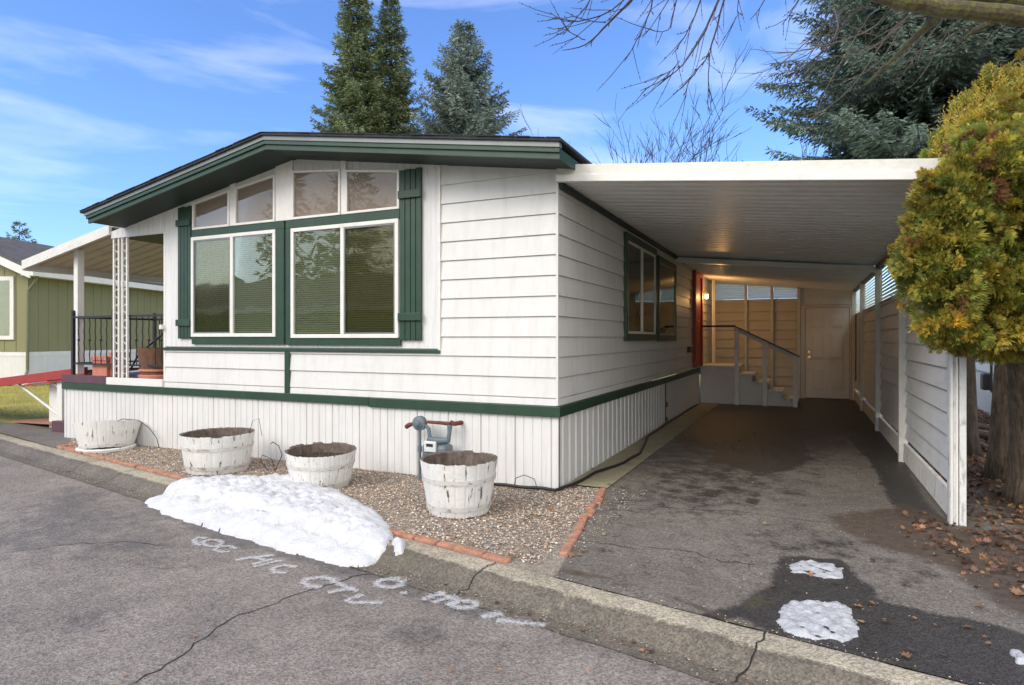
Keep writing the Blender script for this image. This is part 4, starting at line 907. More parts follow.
snow('ice_patch', gp([(779, 609), (790, 602), (812, 604), (838, 603), (856, 615), (862, 634), (850, 643), (822, 641), (800, 640), (778, 628)]), lambda a, b: .004, lambda a, b: .012, .01, 'larger patch of ridged melting snow on the driveway near the kerb', 5, ICE, topamp=.018, edge=.04, lump=14)
snow('ice_patch', gp([(789, 566), (800, 561), (825, 563), (842, 569), (845, 579), (825, 580), (805, 574), (790, 573)]), lambda a, b: .004, lambda a, b: .008, .01, 'smaller patch of melting snow further up the driveway', 6, ICE, topamp=.013, edge=.04, lump=14)
snow('ice_patch', gp([(1010, 654), (1022, 656), (1040, 668), (1018, 664)]), lambda a, b: .004, lambda a, b: .03, .01, 'snow scrap at the right edge of the driveway by the kerb', 8, ICE, topamp=.005, edge=.04, lump=14)
snow('snow_lump', gp([(393, 556), (400, 554), (406, 558), (403, 565), (395, 564)], -.09), gz, lambda a, b: .05, .008, 'small round lump of snow in the gutter beside the pile', 9, SNOW, topamp=.004, edge=.05)

# gas meter
gm = thing('gas_meter', 'grey gas meter with rusty pipe elbows against the white skirting', 'gas meter', (-1.3, -.2, 0))
def disc(c, r, w_, n=20, mat=GASG, name='regulator', parent=gm):
    m = MB(); m.tube([(c[0], c[1] - w_ / 2, c[2]), (c[0], c[1] - w_ * .3, c[2]), (c[0], c[1] - w_ * .28, c[2]), (c[0], c[1] + w_ * .28, c[2]), (c[0], c[1] + w_ * .3, c[2]), (c[0], c[1] + w_ / 2, c[2])], [r * .55, r * .82, r, r, r * .82, r * .5], n); return m.build(name, mat, parent, bevel=.002)
disc((-1.47, -.20, .60), .078, .09); disc((-1.47, -.245, .60), .03, .05, 12, name='regulator_cap')
m = MB(); m.tube([(-1.47, -.2, 0), (-1.47, -.2, .55)], .017, 10); m.tube([(-1.47, -.2, .30), (-1.47, -.2, .36)], .024, 10); m.build('riser_pipe', GASG, gm)
m = MB(); m.tube([(-1.66, -.17, .545), (-1.62, -.18, .57), (-1.55, -.2, .59)], [.024, .026, .018], 10); m.tube([(-1.40, -.2, .62), (-1.22, -.18, .615), (-1.12, -.17, .61)], [.016, .018, .022], 10); m.tube([(-1.12, -.17, .63), (-1.08, -.15, .61), (-1.06, -.03, .61)], .024, 10); m.build('rusty_elbow', RUST, gm)
m = MB(); m.tube([(-1.40, -.2, .58), (-1.36, -.2, .55), (-1.345, -.2, .46)], .021, 10); m.tube([(-1.12, -.17, .60), (-1.12, -.18, .52), (-1.14, -.18, .42)], [.03, .022, .026], 10); m.tube([(-1.36, -.2, .44), (-1.25, -.22, .43), (-1.13, -.19, .44)], [.03, .045, .03], 12); m.build('meter_fitting', GASG, gm)
m = MB()
def rbox(x0, x1, y0, y1, z0, z1): m.box(x0, x1, y0, y1, z0, z1)
rbox(-1.39, -1.10, -.30, -.12, .12, .40); mo = m.build('meter_body', GASG, gm, bevel=.035)
B('index_face', LABEL, mo, (-1.34, -1.20, -.325, -.298, .33, .44), bevel=.008); B('dial_strip', IRON, mo, (-1.31, -1.23, -.328, -.3245, .385, .415), bevel=0)
# wires and hose
hose = MB(); hp = [(-.62, -.16), (-.3, -.13), (.02, -.12), (.10, .1), (.14, .8), (.28, 1.5), (.30, 2.2), (.20, 2.9), (.08, 3.6), (.06, 5), (.05, 7), (.06, 9)]
pts = []
for a, b in zip(hp[:-1], hp[1:]):
    for k in range(5): pts.append((a[0] + (b[0] - a[0]) * k / 5, a[1] + (b[1] - a[1]) * k / 5, .03 + .005 * math.sin(len(pts))))
o = hose.tube(pts, .016, 8).build('black_hose', RUBBER, None, smooth=True); tag(o, 'black hose lying along the foot of the side skirting', 'hose')
def wire(pts, label, r=.005):
    m = MB(); m.tube(pts, r, 5); o = m.build('loose_wire', RUBBER, None, smooth=True); return tag(o, label, 'wire')
wire([(-6.45, -.25, .33), (-6.3, -.2, .385), (-6.1, -.12, .37), (-5.9, -.1, .27), (-5.75, -.1, .14), (-5.70, -.1, .01)], 'thin dark wire looping from the leaning barrel to the ground')
wire([(-.42, -.1, .02), (-.40, -.1, .1), (-.31, -.1, .14), (-.2, -.1, .11), (-.17, -.1, .02)], 'thin wire hoop standing at the house corner', .004)
wire([(-3.15, -.55, .02), (-3.05, -.55, .2), (-3.1, -.55, .3), (-3.22, -.52, .33), (-3.27, -.5, .3)], 'thin wire loop right of the second barrel')
wire([(-3.2, -.6, .02), (-3.3, -.62, .12), (-3.25, -.64, .2), (-3.13, -.62, .16), (-3.1, -.6, .02)], 'small curled wire at the foot of the second barrel', .004)
wire([(-3.55, -.55, .40), (-3.52, -.53, .55), (-3.45, -.5, .58), (-3.42, -.5, .45), (-3.40, -.5, .38)], 'fine wire sticking up out of the second barrel', .003)

# ================================================================== NEIGHBOURS
# sage green home on the left
p0 = at(28, 338, 20); p0.z = 0; dv = Vector((FW[0] + RT[0] * 48 / FPX, FW[1] + RT[1] * 48 / FPX, 0)).normalized(); lv = Vector((-dv.y, dv.x, 0))
ng = thing('sage_green_house', 'sage green neighbouring home with grey shingle gable roof and white skirting', 'house', tuple(p0))
def mt_from(o_, ex, ey): return Matrix(((ex.x, ey.x, 0, o_.x), (ex.y, ey.y, 0, o_.y), (ex.z, ey.z, 1, o_.z), (0, 0, 0, 1)))
NM = mt_from(p0, lv, dv)   # local x = left, y = back
W_ = 5.6; EZ = 3.72; RS = .42
def nb(name, mat, par, *bx, bevel=0):
    m = MB()
    for b in bx: m.box(*b, m=NM)
    return m.build(name, mat, par, bevel=bevel)
wl = MB(); wl.prism([(0, 1.07), (W_, 1.07), (W_, EZ), (W_ / 2, EZ + RS * W_ / 2), (0, EZ)], 'y', 0, 16); [wl.box(-.012, 0, y_, y_ + .03, 1.07, EZ - .02) for y_ in [.4 * k_ for k_ in range(1, 38)]]; [wl.box(x_, x_ + .03, -.012, 0, 1.07, EZ - .02) for x_ in [.4 * k_ for k_ in range(1, 14)]]
wl.v = [tuple(NM @ Vector(p)) for p in wl.v]; wl.build('wall', SAGE, ng)
nb('skirting', SKIRT, ng, (-.02, W_ + .02, -.02, 16, 0, 1.06)); nb('sill_band', TRIMW, ng, (-.03, W_ + .03, -.03, 16, .93, 1.0), bevel=0)
rf = MB(); rf.prism([(-.35, EZ - .15 + .06), (W_ / 2, EZ + RS * W_ / 2 + .06), (W_ / 2, EZ + RS * W_ / 2 + .16), (-.35, EZ - .15 + .16)], 'y', -.3, 16.3); rf.prism([(W_ + .35, EZ - .15 + .06), (W_ / 2, EZ + RS * W_ / 2 + .06), (W_ / 2, EZ + RS * W_ / 2 + .16), (W_ + .35, EZ - .15 + .16)], 'y', -.3, 16.3)
rf.v = [tuple(NM @ Vector(p)) for p in rf.v]; rf.build('roof', SAGEROOF, ng)
fb = MB(); fb.prism([(-.37, EZ - .36), (W_ / 2, EZ + RS * W_ / 2 - .14), (W_ / 2, EZ + RS * W_ / 2 + .09), (-.37, EZ - .11)], 'y', -.36, -.31); fb.v = [tuple(NM @ Vector(p)) for p in fb.v]; fb.build('rake_board', TRIMW, ng)
nb('gutter', TRIMW, ng, (-.48, -.34, -.35, 16.3, EZ - .28, EZ - .08)); nb('eave_soffit', TRIMW, ng, (-.34, -.01, -.3, 16.2, EZ - .27, EZ - .25))
ds = MB(); ds.tube([NM @ Vector(q) for q in ((-.40, -.1, EZ - .28), (-.36, -.1, EZ - .4), (-.09, -.1, EZ - .75), (-.07, -.1, .5), (-.12, -.3, .1))], .045, 8); ds.build('downspout', M('olive_downspout', (.16, .165, .09), .5), ng)
wn = nb('window', TRIMW, ng, (.45, 1.75, -.05, -.005, 1.45, 3.45)); nb('pane', GLASS, wn, (.58, 1.62, -.06, -.052, 1.58, 3.32)); nb('blind', BLIND, wn, (.58, 1.62, -.0515, -.0505, 1.58, 3.32))
# right hand neighbour behind the trees
q0 = Vector((5.3, 6.0, 0)); NM2 = Matrix.Translation(q0) @ Matrix.Rotation(R_(-3), 4, 'Z')
nr = thing('pale_blue_house', 'bluish white neighbouring home glimpsed low between the tree trunks', 'house', tuple(q0))
m = MB(); vs = []; k = 0; yy = -.0
while yy < 9: vs += [NM2 @ Vector((.012 * (k % 2), yy, 0)), NM2 @ Vector((.012 * (k % 2), yy, .82))]; yy += .1; k += 1
m.add(vs, [(2 * i, 2 * i + 1, 2 * i + 3, 2 * i + 2) for i in range(k - 1)]); m.build('skirting', BLDW, nr)
m = MB(); z = .83
while z < 3.0: m.add([NM2 @ Vector(q) for q in ((-.02, 0, z), (-.02, 9, z), (0, 9, z + .2), (0, 0, z + .2))], [(0, 1, 2, 3)]); z += .2
m.build('lap_siding', BLDW, nr); m = MB(); m.box(.012, 4, 0, 9, .0, 3.0, m=NM2); m.build('wall_core', BLDW, nr); m = MB(); m.box(-.35, 4.3, -.3, 9.3, 3.0, 3.14, m=NM2); m.build('roof', ROOFM, nr)
mt_ = thing('electric_meter', 'small dark electric meter with bent conduit on the pale blue house', 'meter', (5.2, 8.3, .4))
m = MB(); m.box(5.16, 5.3, 8.2, 8.42, .55, .85); m.build('meter_box', IRON, mt_, bevel=.02); m = MB(); m.tube([(5.24, 8.0, 1.4), (5.24, 8.0, .55), (5.24, 7.75, .5), (5.24, 7.6, .52)], .02, 6); m.build('conduit', IRON, mt_)
for i, (a, b, r_) in enumerate((((974, 428), (1004, 434), .05), ((972, 436), (1000, 442), .06), ((980, 446), (1000, 458), .035))):
    pa, pb = G(*a), G(*b); m = MB(); m.tube([pa + Vector((0, 0, r_)), (pa + pb) / 2 + Vector((0, .03, r_ * 1.1)), pb + Vector((0, 0, r_))], r_, 8); o = m.build('fallen_log', LOGM, None); tag(o, ('grey log lying farthest back near the pale blue house', 'thick weathered log in the middle of the three behind the fence', 'thin slanting stick nearest the arborvitae trunks')[i], 'log', 'logs lying behind the fence')

# houses across the street (seen in the window reflections)
hc = Vector((-9, -16, 0)); fh = thing('green_house_across_street', 'pale green single storey house across the street with white eaves', 'house', tuple(hc))
B('wall', M('pale_green_siding', (.20, .27, .15), .7, .06, 1), fh, (-25, -2, -20, -13, 0, 2.7), bevel=0)
m = MB(); m.prism([(-20.3, 2.65), (-16.5, 4.2), (-12.7, 2.65)], 'x', -25.4, -1.6); m.build('roof', SAGEROOF, fh)
B('eave', TRIMW, fh, (-25.4, -1.6, -12.7, -12.6, 2.5, 2.72), bevel=0)
wn = B('window', TRIMW, fh, (-8, -6, -13, -12.95, 1, 2.2), bevel=0); B('pane', GLASS, wn, (-7.9, -6.1, -12.95, -12.94, 1.1, 2.1), bevel=0)

# ================================================================== TREES
def trunk_tube(m, base, top, r0, r1, seed, wob=.05, n=10, seg=12, flare=1.4):
    rnd = random.Random(seed); base = Vector(base); top = Vector(top); pts = []; rs = []
    for i in range(seg + 1):
        t = i / seg; w_ = wob * math.sin(t * 5 + seed) * t; pts.append(base.lerp(top, t) + Vector((w_, wob * math.cos(t * 4 + seed) * t, 0))); rs.append((r0 + (r1 - r0) * t) * (1 + (flare - 1) * max(0, 1 - t * 8)))
    m.tube(pts, rs, n); return pts, rs
class Fol:
    def __init__(s): s.q = []; s.c = []
    def tri(s, a, b, c, col): s.q.append((a, b, c)); s.c.append(col)
    def build(s, name, mat, parent):
        a = np.array(s.q, np.float32) ; n = len(a); k = a.shape[1]; o_ = world_org(parent); a = a.reshape(-1, 3) - np.array([o_.x, o_.y, o_.z], np.float32)
        me = bpy.data.meshes.new(name); me.vertices.add(n * k); me.vertices.foreach_set('co', a.ravel()); me.loops.add(n * k); me.loops.foreach_set('vertex_index', np.arange(n * k, dtype=np.int32)); me.polygons.add(n); me.polygons.foreach_set('loop_start', np.arange(0, n * k, k, dtype=np.int32)); me.update(calc_edges=True)
        ca = me.color_attributes.new('tint', 'FLOAT_COLOR', 'CORNER'); arr = np.ones((n * k, 4), np.float32); arr[:, :3] = np.repeat(np.array(s.c, np.float32), k, axis=0); ca.data.foreach_set('color', arr.ravel()); me.materials.append(mat)
        me.validate(); o = bpy.data.objects.new(name, me); COL.objects.link(o); o.parent = parent; ORG[o.name] = o_; return o
def conifer(name, label, loc, h, rbase, seed, mat, zmin=0, dens=1.0, sp=.22, power=.9, group=None, droop=.25, levels=None, sparse=0, cut=None):
    rnd = random.Random(seed); t = thing(name, label, 'tree', loc, group); X, Y, Z = loc
    m = MB(); trunk_tube(m, loc, (X, Y, Z + h * .98), max(.1, h * .013), .02, seed, .05); fo = Fol(); br = MB()
    lv_ = levels or int((h - zmin) / .34); 
    for i in range(lv_):
        z = zmin + (h - zmin) * (i + rnd.random()) / lv_; f = 1 - z / h
        if cut and z > cut and rnd.random() < .6: continue
        Lm = rbase * (f ** power); nb_ = max(4, int((6 + 3 * f) * dens))
        a0 = rnd.uniform(0, 6.3)
        for k in range(nb_):
            if rnd.random() < sparse: continue
            az_ = a0 + k * 2 * PI / nb_ + rnd.uniform(-.35, .35); Lb = Lm * rnd.uniform(.55, 1.2) + .12
            up = .35 * (1 - f) - droop * f + rnd.uniform(-.12, .12); d = Vector((math.cos(az_), math.sin(az_), up)); p = Vector((X, Y, Z + z)); side = Vector((-math.sin(az_), math.cos(az_), 0))
            ptsb = []
            for s in range(5):
                u = s / 4; q = p + d * Lb * u + Vector((0, 0, .16 * Lb * u * u)); ptsb.append(q)
            br.tube(ptsb, [.035 * Lb / 2.5 + .008, .02 * Lb / 2.5 + .006, .012, .008, .004], 3, cap=False)
            nsp = max(4, int(Lb / sp * 2.6 * dens)); btint = rnd.uniform(.7, 1.3)
            for s in range(nsp):
                u = (s + rnd.random()) / nsp
                if u < .18: continue
                q = p + d * Lb * u + Vector((0, 0, .16 * Lb * u * u)); wlen = (.16 + .28 * Lb * (1 - u) * .9 + .05) * rnd.uniform(.6, 1.15)
                for sg in (-1, 1):
                    dd = (side * sg * rnd.uniform(.5, 1.0) + d * rnd.uniform(.35, .8) + Vector((0, 0, rnd.uniform(-.75, .12)))).normalized(); nn_ = max(1, int(wlen / (sp * .38)))
                    for j in range(nn_):
                        c = q + dd * wlen * (j + .2) / nn_; ln = sp * rnd.uniform(.7, 1.3); w2 = sp * .14 * rnd.uniform(.7, 1.4)
                        dj = (dd + Vector((rnd.uniform(-.5, .5), rnd.uniform(-.5, .5), rnd.uniform(-.5, .35)))).normalized(); o1 = dj.orthogonal().normalized(); o1 = (o1 * math.cos(j + s) + dj.cross(o1) * math.sin(j + s)) * w2
                        col = btint * rnd.uniform(.65, 1.4) * (.85 + .35 * u); cc = (col * rnd.uniform(.9, 1.12), col, col * rnd.uniform(.85, 1.1))
                        e = c + dj * ln; mid = c + dj * ln * .45
                        fo.tri(c, mid + o1, e, cc); fo.tri(c, e, mid - o1, (cc[0] * .85, cc[1] * .85, cc[2] * .85))
            # tip
            tip = p + d * Lb * 1.0 + Vector((0, 0, .16 * Lb)); 
            for j in range(5):
                dj = (d + Vector((rnd.uniform(-.6, .6), rnd.uniform(-.6, .6), rnd.uniform(-.2, .6)))).normalized(); o1 = dj.orthogonal().normalized() * sp * .16; fo.tri(tip - dj * .03, tip + dj * sp * .5 + o1, tip + dj * sp * 1.1, (btint,) * 3)
    m.build('trunk', BARKD, t); br.build('branches', BARKD, t); fo.build('crown', mat, t); return t
def gxy(px, D): p = at(px, HOR, D); return (p.x, p.y, 0)
SG = 'tall spruces behind the house'
conifer('spruce_tree', 'left one of the green pair of tall spruces behind the roof', gxy(357, 30), 19.6, 3.9, 21, SPR_G, zmin=9.5, sp=.19, dens=1.6, group=SG, power=.95)
conifer('spruce_tree', 'green spruce with slim tip between its green and its blue neighbours', gxy(390, 31), 18.6, 3.9, 22, SPR_G, zmin=9.5, sp=.19, dens=1.6, group=SG, power=.95)
conifer('spruce_tree', 'blue grey spruce with pointed top behind the middle of the roof', gxy(464, 30), 16.5, 5.7, 23, SPR_B, zmin=9.0, sp=.19, dens=1.6, group=SG, power=.85)
conifer('spruce_tree', 'small dark fir far away above the sage green house roof', gxy(20, 52), 10.9, 4.2, 24, SPR_D, zmin=5, sp=.34, dens=1.0, sparse=.1)
conifer('spruce_tree', 'huge blue green spruce rising behind the carport roof', gxy(925, 24), 31, 7.4, 31, SPR_D, zmin=7.0, sp=.21, dens=1.35, power=.8, droop=.3, group='big spruces behind the carport', cut=17)
conifer('spruce_tree', 'second big spruce at the right edge behind the golden arborvitae', gxy(1040, 22), 26, 6.5, 32, SPR_D, zmin=7.0, sp=.21, dens=1.2, power=.8, droop=.3, group='big spruces behind the carport', cut=16)
conifer('spruce_tree', 'tall spruce standing across the street behind the green house', (-9, -25, 0), 13, 4, 41, SPR_D, zmin=1, sp=.5, dens=.8)
conifer('spruce_tree', 'broad spruce across the street behind the middle of the green house', (-14.5, -24, 0), 10, 4.5, 43, SPR_D, zmin=1, sp=.5, dens=.8)
conifer('spruce_tree', 'dark spruce across the street left of the green house', (-21.5, -23.5, 0), 12, 4.5, 44, SPR_D, zmin=1, sp=.5, dens=.8)
conifer('spruce_tree', 'spruce across the street facing the driveway', (-3, -24, 0), 9, 4, 45, SPR_D, zmin=1, sp=.5, dens=.8)
conifer('spruce_tree', 'lower spruce across the street at the end of the green house', (-27, -24, 0), 12, 3.6, 42, SPR_D, zmin=1, sp=.6, dens=.6)

def bare(name, label, loc, h, seed, mat, spread=.5, depth=5, r0=.12, group=None, nb0=3, trunk=.35):
    rnd = random.Random(seed); t = thing(name, label, 'tree', loc, group); tm = MB(); bm_ = MB()
    def grow(p, d, L_, r, lev):
        pts = [p]; rs = [r]; q = p.copy(); dd = d.copy(); n = 5
        for i in range(n):
            dd = (dd + Vector((rnd.uniform(-.16, .16), rnd.uniform(-.16, .16), rnd.uniform(-.02, .10)))).normalized(); q = q + dd * L_ / n; pts.append(q.copy()); rs.append(r * (1 - .5 * (i + 1) / n))
        (tm if lev == 0 else bm_).tube(pts, rs, 6 if lev < 2 else 4, cap=False)
        if lev < depth:
            for k in range(rnd.choice((2, 3, 3)) + (nb0 if lev == 0 else 0)):
                i = rnd.randint(2, n); nd = (dd + Vector((rnd.uniform(-1, 1), rnd.uniform(-1, 1), rnd.uniform(-.2, .5))) * spread).normalized(); grow(pts[i], nd, L_ * rnd.uniform(.55, .8), max(rs[i] * .62, .012), lev + 1)
    grow(Vector(loc), Vector((0, 0, 1)), h * trunk, r0, 0); tm.build('trunk', TWIGT, t); bm_.build('branches', mat, t); return t
BG = 'leafless trees behind the carport'
bare('bare_tree', 'leafless many stemmed tree just right of the roof end above the carport', gxy(622, 26), 13.6, 5, TWIG, .6, 5, .15, BG)
bare('bare_tree', 'slim leafless tree in the middle of the gap above the carport roof', gxy(713, 27), 13.2, 8, TWIG, .42, 5, .12, BG)
bare('bare_tree', 'thin leafless sapling between two bare trees above the carport', gxy(683, 28), 12.2, 12, TWIG, .5, 4, .08, BG)
bare('bare_tree', 'fine twigged bare tree at the left foot of the huge spruce', gxy(762, 29), 13, 15, TWIG, .3, 5, .08, BG)
bare('bare_tree', 'bare sapling rising right behind the end of the green fascia', gxy(578, 28), 12, 18, TWIG, .35, 4, .08, BG)

# overhanging bare maple: trunk stands to the right outside the frame
mp_ = thing('bare_maple', 'bare tree whose mossy limb and drooping twigs hang in from the top right', 'tree', (8.2, -.6, 0))
def P5(px, py, D): return at(px, py, D)
m = MB(); m.tube([(8.2, -.6, 0), (8.15, -.55, 1.2), (8.0, -.5, 2.6), (7.7, -.35, 3.9), (7.4, -.2, 5.0)], [.38, .27, .24, .2, .15], 14); m.build('trunk', BARK, mp_)
lim = MB(); rn = random.Random(77)
def limb(pts, r0, r1, n=8, mat=None, sub=4, wob=.02):
    out_ = []; 
    for i in range(len(pts) - 1):
        a, b = Vector(pts[i]), Vector(pts[i + 1]); pa = Vector(pts[max(i - 1, 0)]); pb = Vector(pts[min(i + 2, len(pts) - 1)])
        for k in range(sub):
            t = k / sub; t2 = t * t; t3 = t2 * t
            q = .5 * ((2 * a) + (b - pa) * t + (2 * pa - 5 * a + 4 * b - pb) * t2 + (-pa + 3 * a - 3 * b + pb) * t3); out_.append(q + Vector((rn.uniform(-wob, wob),) * 3) * .6)
    out_.append(Vector(pts[-1])); nn_ = len(out_); lim_.tube(out_, [r0 + (r1 - r0) * i / (nn_ - 1) for i in range(nn_)], n, cap=True); return out_
lim_ = lim
limb([(7.75, -.4, 3.6), P5(1160, 40, 5.6), P5(1030, 17, 5.5), P5(940, 8, 5.5), P5(868, -8, 5.5), P5(780, -50, 5.5), P5(700, -110, 5.4), P5(640, -160, 5.4)], .10, .03, 12)
limb([(7.6, -.3, 4.2), P5(1150, 0, 6.2), P5(1020, 0, 6.2), P5(900, -20, 6.2), P5(800, -70, 6.0)], .085, .03, 12)
limb([P5(945, 10, 5.5), P5(910, 42, 5.8), P5(890, 62, 6.1), P5(865, 85, 6.4)], .032, .012, 6)
limb([P5(1000, 20, 5.6), P5(975, 30, 5.8), P5(958, 45, 6.0)], .03, .01, 6)
lim.build('limb', LIMB, mp_)
lim_ = tw = MB()
D_ = 5.4
main = [([(680, -60), (640, -10), (610, 22), (585, 45), (562, 50)], .016), ([(650, -30), (612, 10), (570, 22), (550, 12)], .008), ([(600, -30), (590, 0), (575, 20), (563, 35)], .007), ([(660, -40), (650, 10), (640, 35), (625, 60)], .008),
        ([(700, -60), (676, 0), (668, 30), (645, 28)], .007), ([(720, -60), (700, 0), (688, 30), (672, 55)], .009), ([(745, -80), (718, 0), (700, 40), (675, 72), (640, 91)], .013), ([(748, -70), (724, 0), (712, 45), (709, 55), (690, 80), (686, 97)], .010), ([(709, 55), (709, 80), (708, 105)], .006),
        ([(800, -60), (765, 0), (750, 20)], .007), ([(830, -60), (795, 5), (782, 25)], .007), ([(700, -50), (665, 5), (660, 20)], .006), ([(605, 23), (585, 20), (565, 12)], .005), ([(585, 40), (570, 32), (558, 28)], .005), ([(680, 60), (672, 70), (660, 75)], .004), ([(740, -40), (738, 10), (735, 18)], .005)]
for pl_, r_ in main:
    q = limb([P5(x, y, D_ + .02 * i) for i, (x, y) in enumerate(pl_)], r_, .0025, 5, wob=.012)
    for j in range(2, len(q) - 1):
        if rn.random() < .75:
            dd = (q[j + 1 if j + 1 < len(q) else j] - q[j - 1]).normalized(); s_ = q[j]; ln = rn.uniform(.06, .3); e = s_ + (dd + Vector((rn.uniform(-.8, .8), rn.uniform(-.8, .8), rn.uniform(-.6, .5)))) * ln
            tw.tube([s_, (s_ + e) / 2 + Vector((0, 0, -.01)), e], [.0035, .003, .0015], 4)
            for b_ in range(2): c = s_.lerp(e, rn.uniform(.5, 1)); tw.lathe([(0, -.008), (.005, 0), (0, .01)], 5, tuple(c))
tw.build('drooping_twigs', TWIG, mp_); lim_ = tw = MB()
# thin pale branches crossing the spruce
for k in range(16):
    sx_ = rn.uniform(820, 960); sy = rn.uniform(10, 45); L1 = rn.uniform(40, 130); an = rn.uniform(PI * .62, PI * .98)
    ex, ey = sx_ + math.cos(an) * L1, sy + math.sin(an) * L1 * .9; mx_, my = (sx_ + ex) / 2 + rn.uniform(-15, 15), (sy + ey) / 2 + rn.uniform(5, 20); D1 = rn.uniform(5.8, 7.2)
    q = limb([P5(sx_ + rn.uniform(-5, 60), 8, 5.6), P5(sx_, sy, D1 - .3), P5(mx_, my, D1), P5(ex, ey, D1 + .2)], .009, .0025, 5, wob=.02)
    for j in range(4, len(q) - 1):
        if rn.random() < .6:
            e = q[j] + Vector((rn.uniform(-.4, .1), rn.uniform(-.3, .3), rn.uniform(-.25, .2))); tw.tube([q[j], e], [.003, .0015], 4)
tw.build('twigs', TWIGT, mp_)

# ------------------------------------------------------------------ arborvitae
def arb_crown(lobes, n, seed, parent, size=.05, name='crown', inner=0.0):
    """lobes covered with rounded tufts, each tuft many small flat sprays fanning out"""
    rg = np.random.default_rng(seed); fo = Fol(); wts = [l_[1][0] * l_[1][1] + l_[1][1] * l_[1][2] + l_[1][0] * l_[1][2] for l_ in lobes]; tot = sum(wts); per = 46; Q = []; C_ = []
    def nrm(a): return a / (np.linalg.norm(a, axis=-1, keepdims=True) + 1e-9)
    for (c, r), w_ in zip(lobes, wts):
        nt_ = int(n / per * w_ / tot); d = nrm(rg.normal(size=(nt_, 3)))
        b1_ = np.array([mnoise.noise(Vector((a[0] * 2.6 + c[0] * 2, a[1] * 2.6 + c[1] * 2, a[2] * 2.6 + c[2]))) for a in d]); b2_ = np.array([mnoise.noise(Vector((a[0] * 7 + c[0], a[1] * 7, a[2] * 7))) for a in d])
        keep = b2_ > -.33; d = d[keep]; b1_ = b1_[keep]; b2_ = b2_[keep]; nt_ = len(d)
        rad = 1 + .20 * b1_ + .16 * b2_ - np.abs(rg.normal(0, .06, nt_)) - inner + (rg.random(nt_) < .07) * rg.uniform(.04, .15, nt_); pc = np.array(c) + d * np.array(r) * rad[:, None]
        ax = nrm(d * np.array([1, 1, .5]) + np.array([0, 0, .35]) + rg.uniform(-.35, .35, (nt_, 3))); R0 = rg.uniform(.025, .075, nt_); tg = rg.uniform(.72, 1.25, nt_) * (1 + .5 * b2_); th_ = rg.random(nt_) + .6 * b1_
        o_ = nrm(rg.normal(size=(nt_, per, 3))); dt_ = (o_ * ax[:, None]).sum(-1); o_ = np.where((dt_ < -.25)[..., None], -o_, o_)
        out = nrm(o_ * .8 + ax[:, None] * .7); p = pc[:, None] + o_ * (R0[:, None] * rg.uniform(.3, 1.05, (nt_, per)))[..., None]
        pl = nrm(np.cross(out, rg.uniform(-1, 1, (nt_, per, 3)) * np.array([1, 1, .5]))); g = tg[:, None] * rg.uniform(.72, 1.3, (nt_, per)); hue = th_[:, None] + rg.uniform(-.3, .3, (nt_, per))
        col = np.where((hue > .9)[..., None], np.array([1.18, .92, .8]), np.where((hue > .3)[..., None], np.array([.98, 1.0, 1.0]), np.array([.6, .84, 1.1]))) * g[..., None]
        brown = rg.random(nt_) < .035; col = np.where(brown[:, None, None], np.stack([g * .62, g * .33, g * .9], -1), col)
        L_ = size * rg.uniform(.55, 1.3, (nt_, per))
        for k in (-1.5, -.6, .2, 1.1):
            a = k * .42 + rg.uniform(-.15, .15, (nt_, per)); ca, sa = np.cos(a)[..., None], np.sin(a)[..., None]; dj = out * ca + pl * sa + np.array([0, 0, -.12]); ln = (L_ * (1 - .16 * abs(k)))[..., None]; sd_ = (pl * ca - out * sa) * (L_ * .085)[..., None]
            mid = p + dj * ln * .55; e = p + dj * ln; Q.append(np.stack([p, mid + sd_, e, mid - sd_], 2).reshape(-1, 4, 3)); C_.append(col.reshape(-1, 3))
    fo.q = np.concatenate(Q); fo.c = np.concatenate(C_); return fo.build(name, ARB, parent)
ARBG = 'arborvitae growing behind the fence'
a3 = thing('golden_arborvitae', 'big golden green arborvitae overhanging the front corner of the carport fence', 'tree', (4.06, 1.4, 0), ARBG)
def lob(px, py, D, rpx, rz=None, rd=None):
    c = at(px, py, D); r = rpx * D / FPX; return (tuple(c), (r, (rd or r), (rz or rpx) * D / FPX))
lobes = [lob(1000, 262, 4.9, 80, 86), lob(950, 235, 4.6, 38, 52), lob(935, 262, 4.55, 34, 34), lob(944, 296, 4.6, 32, 38), lob(962, 328, 4.65, 30, 22), lob(1012, 328, 4.8, 44, 28), lob(990, 322, 4.7, 30, 30), lob(1003, 185, 4.75, 50, 56), lob(966, 190, 4.5, 28, 26), lob(940, 200, 4.5, 22, 24), lob(990, 158, 4.5, 32, 30), lob(960, 160, 4.5, 14, 16),
         lob(1048, 240, 4.9, 80, 100), lob(1035, 132, 5.2, 46, 42), lob(992, 135, 5.2, 28, 26), lob(1080, 180, 5.5, 90, 100), lob(1075, 320, 5.0, 60, 40)]
arb_crown(lobes, 190000, 3, a3, .038)
arb_crown([(c, (r[0] * .78, r[1] * .78, r[2] * .78)) for c, r in lobes], 22000, 5, a3, .08, 'inner_sprays')
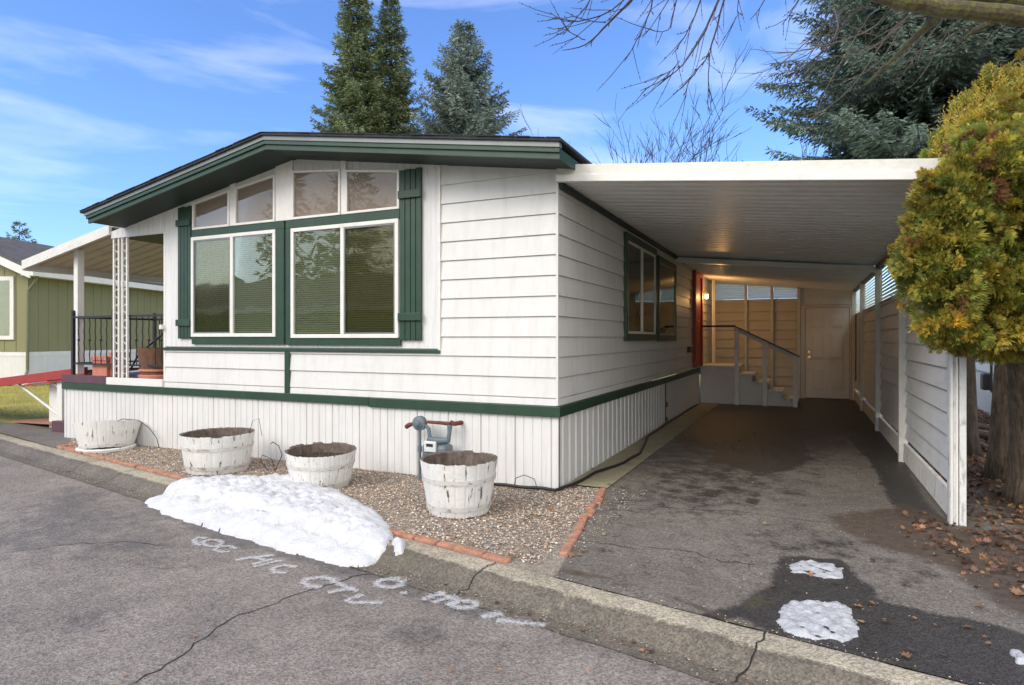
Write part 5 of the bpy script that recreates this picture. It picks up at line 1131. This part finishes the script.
# upright plume tips
rnd = random.Random(12); fo = Fol()
for _ in range(300):
    px = rnd.uniform(935, 1060); py = rnd.uniform(85, 175) - max(0, 0); 
    if py < 150 - (px - 925) * .75: continue
    b = at(px, py, rnd.uniform(5.0, 5.9)); d = Vector((rnd.uniform(-.35, .2), rnd.uniform(-.3, .3), 1)).normalized(); g = rnd.uniform(.8, 1.4)
    for j in range(14):
        q = b + d * .022 * j; s_ = Vector((rnd.uniform(-1, 1), rnd.uniform(-1, 1), .9)).normalized(); w2 = s_.orthogonal().normalized() * .008; e = q + s_ * .07 * (1 - j / 20); mid = (q + e) / 2; fo.q.append((q, mid + w2, e, mid - w2)); fo.c.append((g * 1.25, g, g * .8))
fo.build('plumes', ARB, a3)
m = MB(); m.tube([(4.12, 1.42, -.05), (4.12, 1.40, .25), (4.08, 1.32, .8), (4.0, 1.1, 1.5), (3.95, .8, 2.2), (3.95, .5, 3.0)], [.26, .185, .165, .15, .12, .09], 14); m.tube([(4.0, 1.2, 1.25), (3.7, .9, 1.7), (3.5, .4, 2.1)], [.09, .06, .04], 8); m.tube([(4.02, 1.3, 1.0), (4.3, .8, 1.6), (4.4, .3, 2.2)], [.08, .06, .04], 8)
o = m.build('trunk', BARK, a3, smooth=True)
a2 = thing('golden_arborvitae', 'middle arborvitae trunk leaning behind the big front one', 'tree', (4.14, 2.45, 0), ARBG)
m = MB(); m.tube([(4.14, 2.45, -.05), (4.15, 2.45, .3), (4.2, 2.5, 1.2), (4.3, 2.6, 2.6)], [.2, .15, .13, .09], 12); m.build('trunk', BARK, a2, smooth=True)
arb_crown([((4.3, 2.6, 3.2), (.75, .75, 1.2)), ((4.5, 2.5, 2.5), (.7, .7, .5))], 22000, 8, a2, .07)
a1 = thing('golden_arborvitae', 'slim dark arborvitae trunk close behind the fence end post', 'tree', (4.12, 3.96, 0), ARBG)
m = MB(); m.tube([(4.12, 3.96, -.05), (4.12, 3.96, .3), (4.10, 3.98, 1.2), (4.1, 4.0, 2.6)], [.15, .105, .095, .07], 12); m.build('trunk', BARKD, a1, smooth=True)
arb_crown([((4.2, 4.1, 3.2), (.7, .9, 1.2)), ((4.3, 4.8, 2.8), (.5, .7, .7))], 22000, 9, a1, .07)
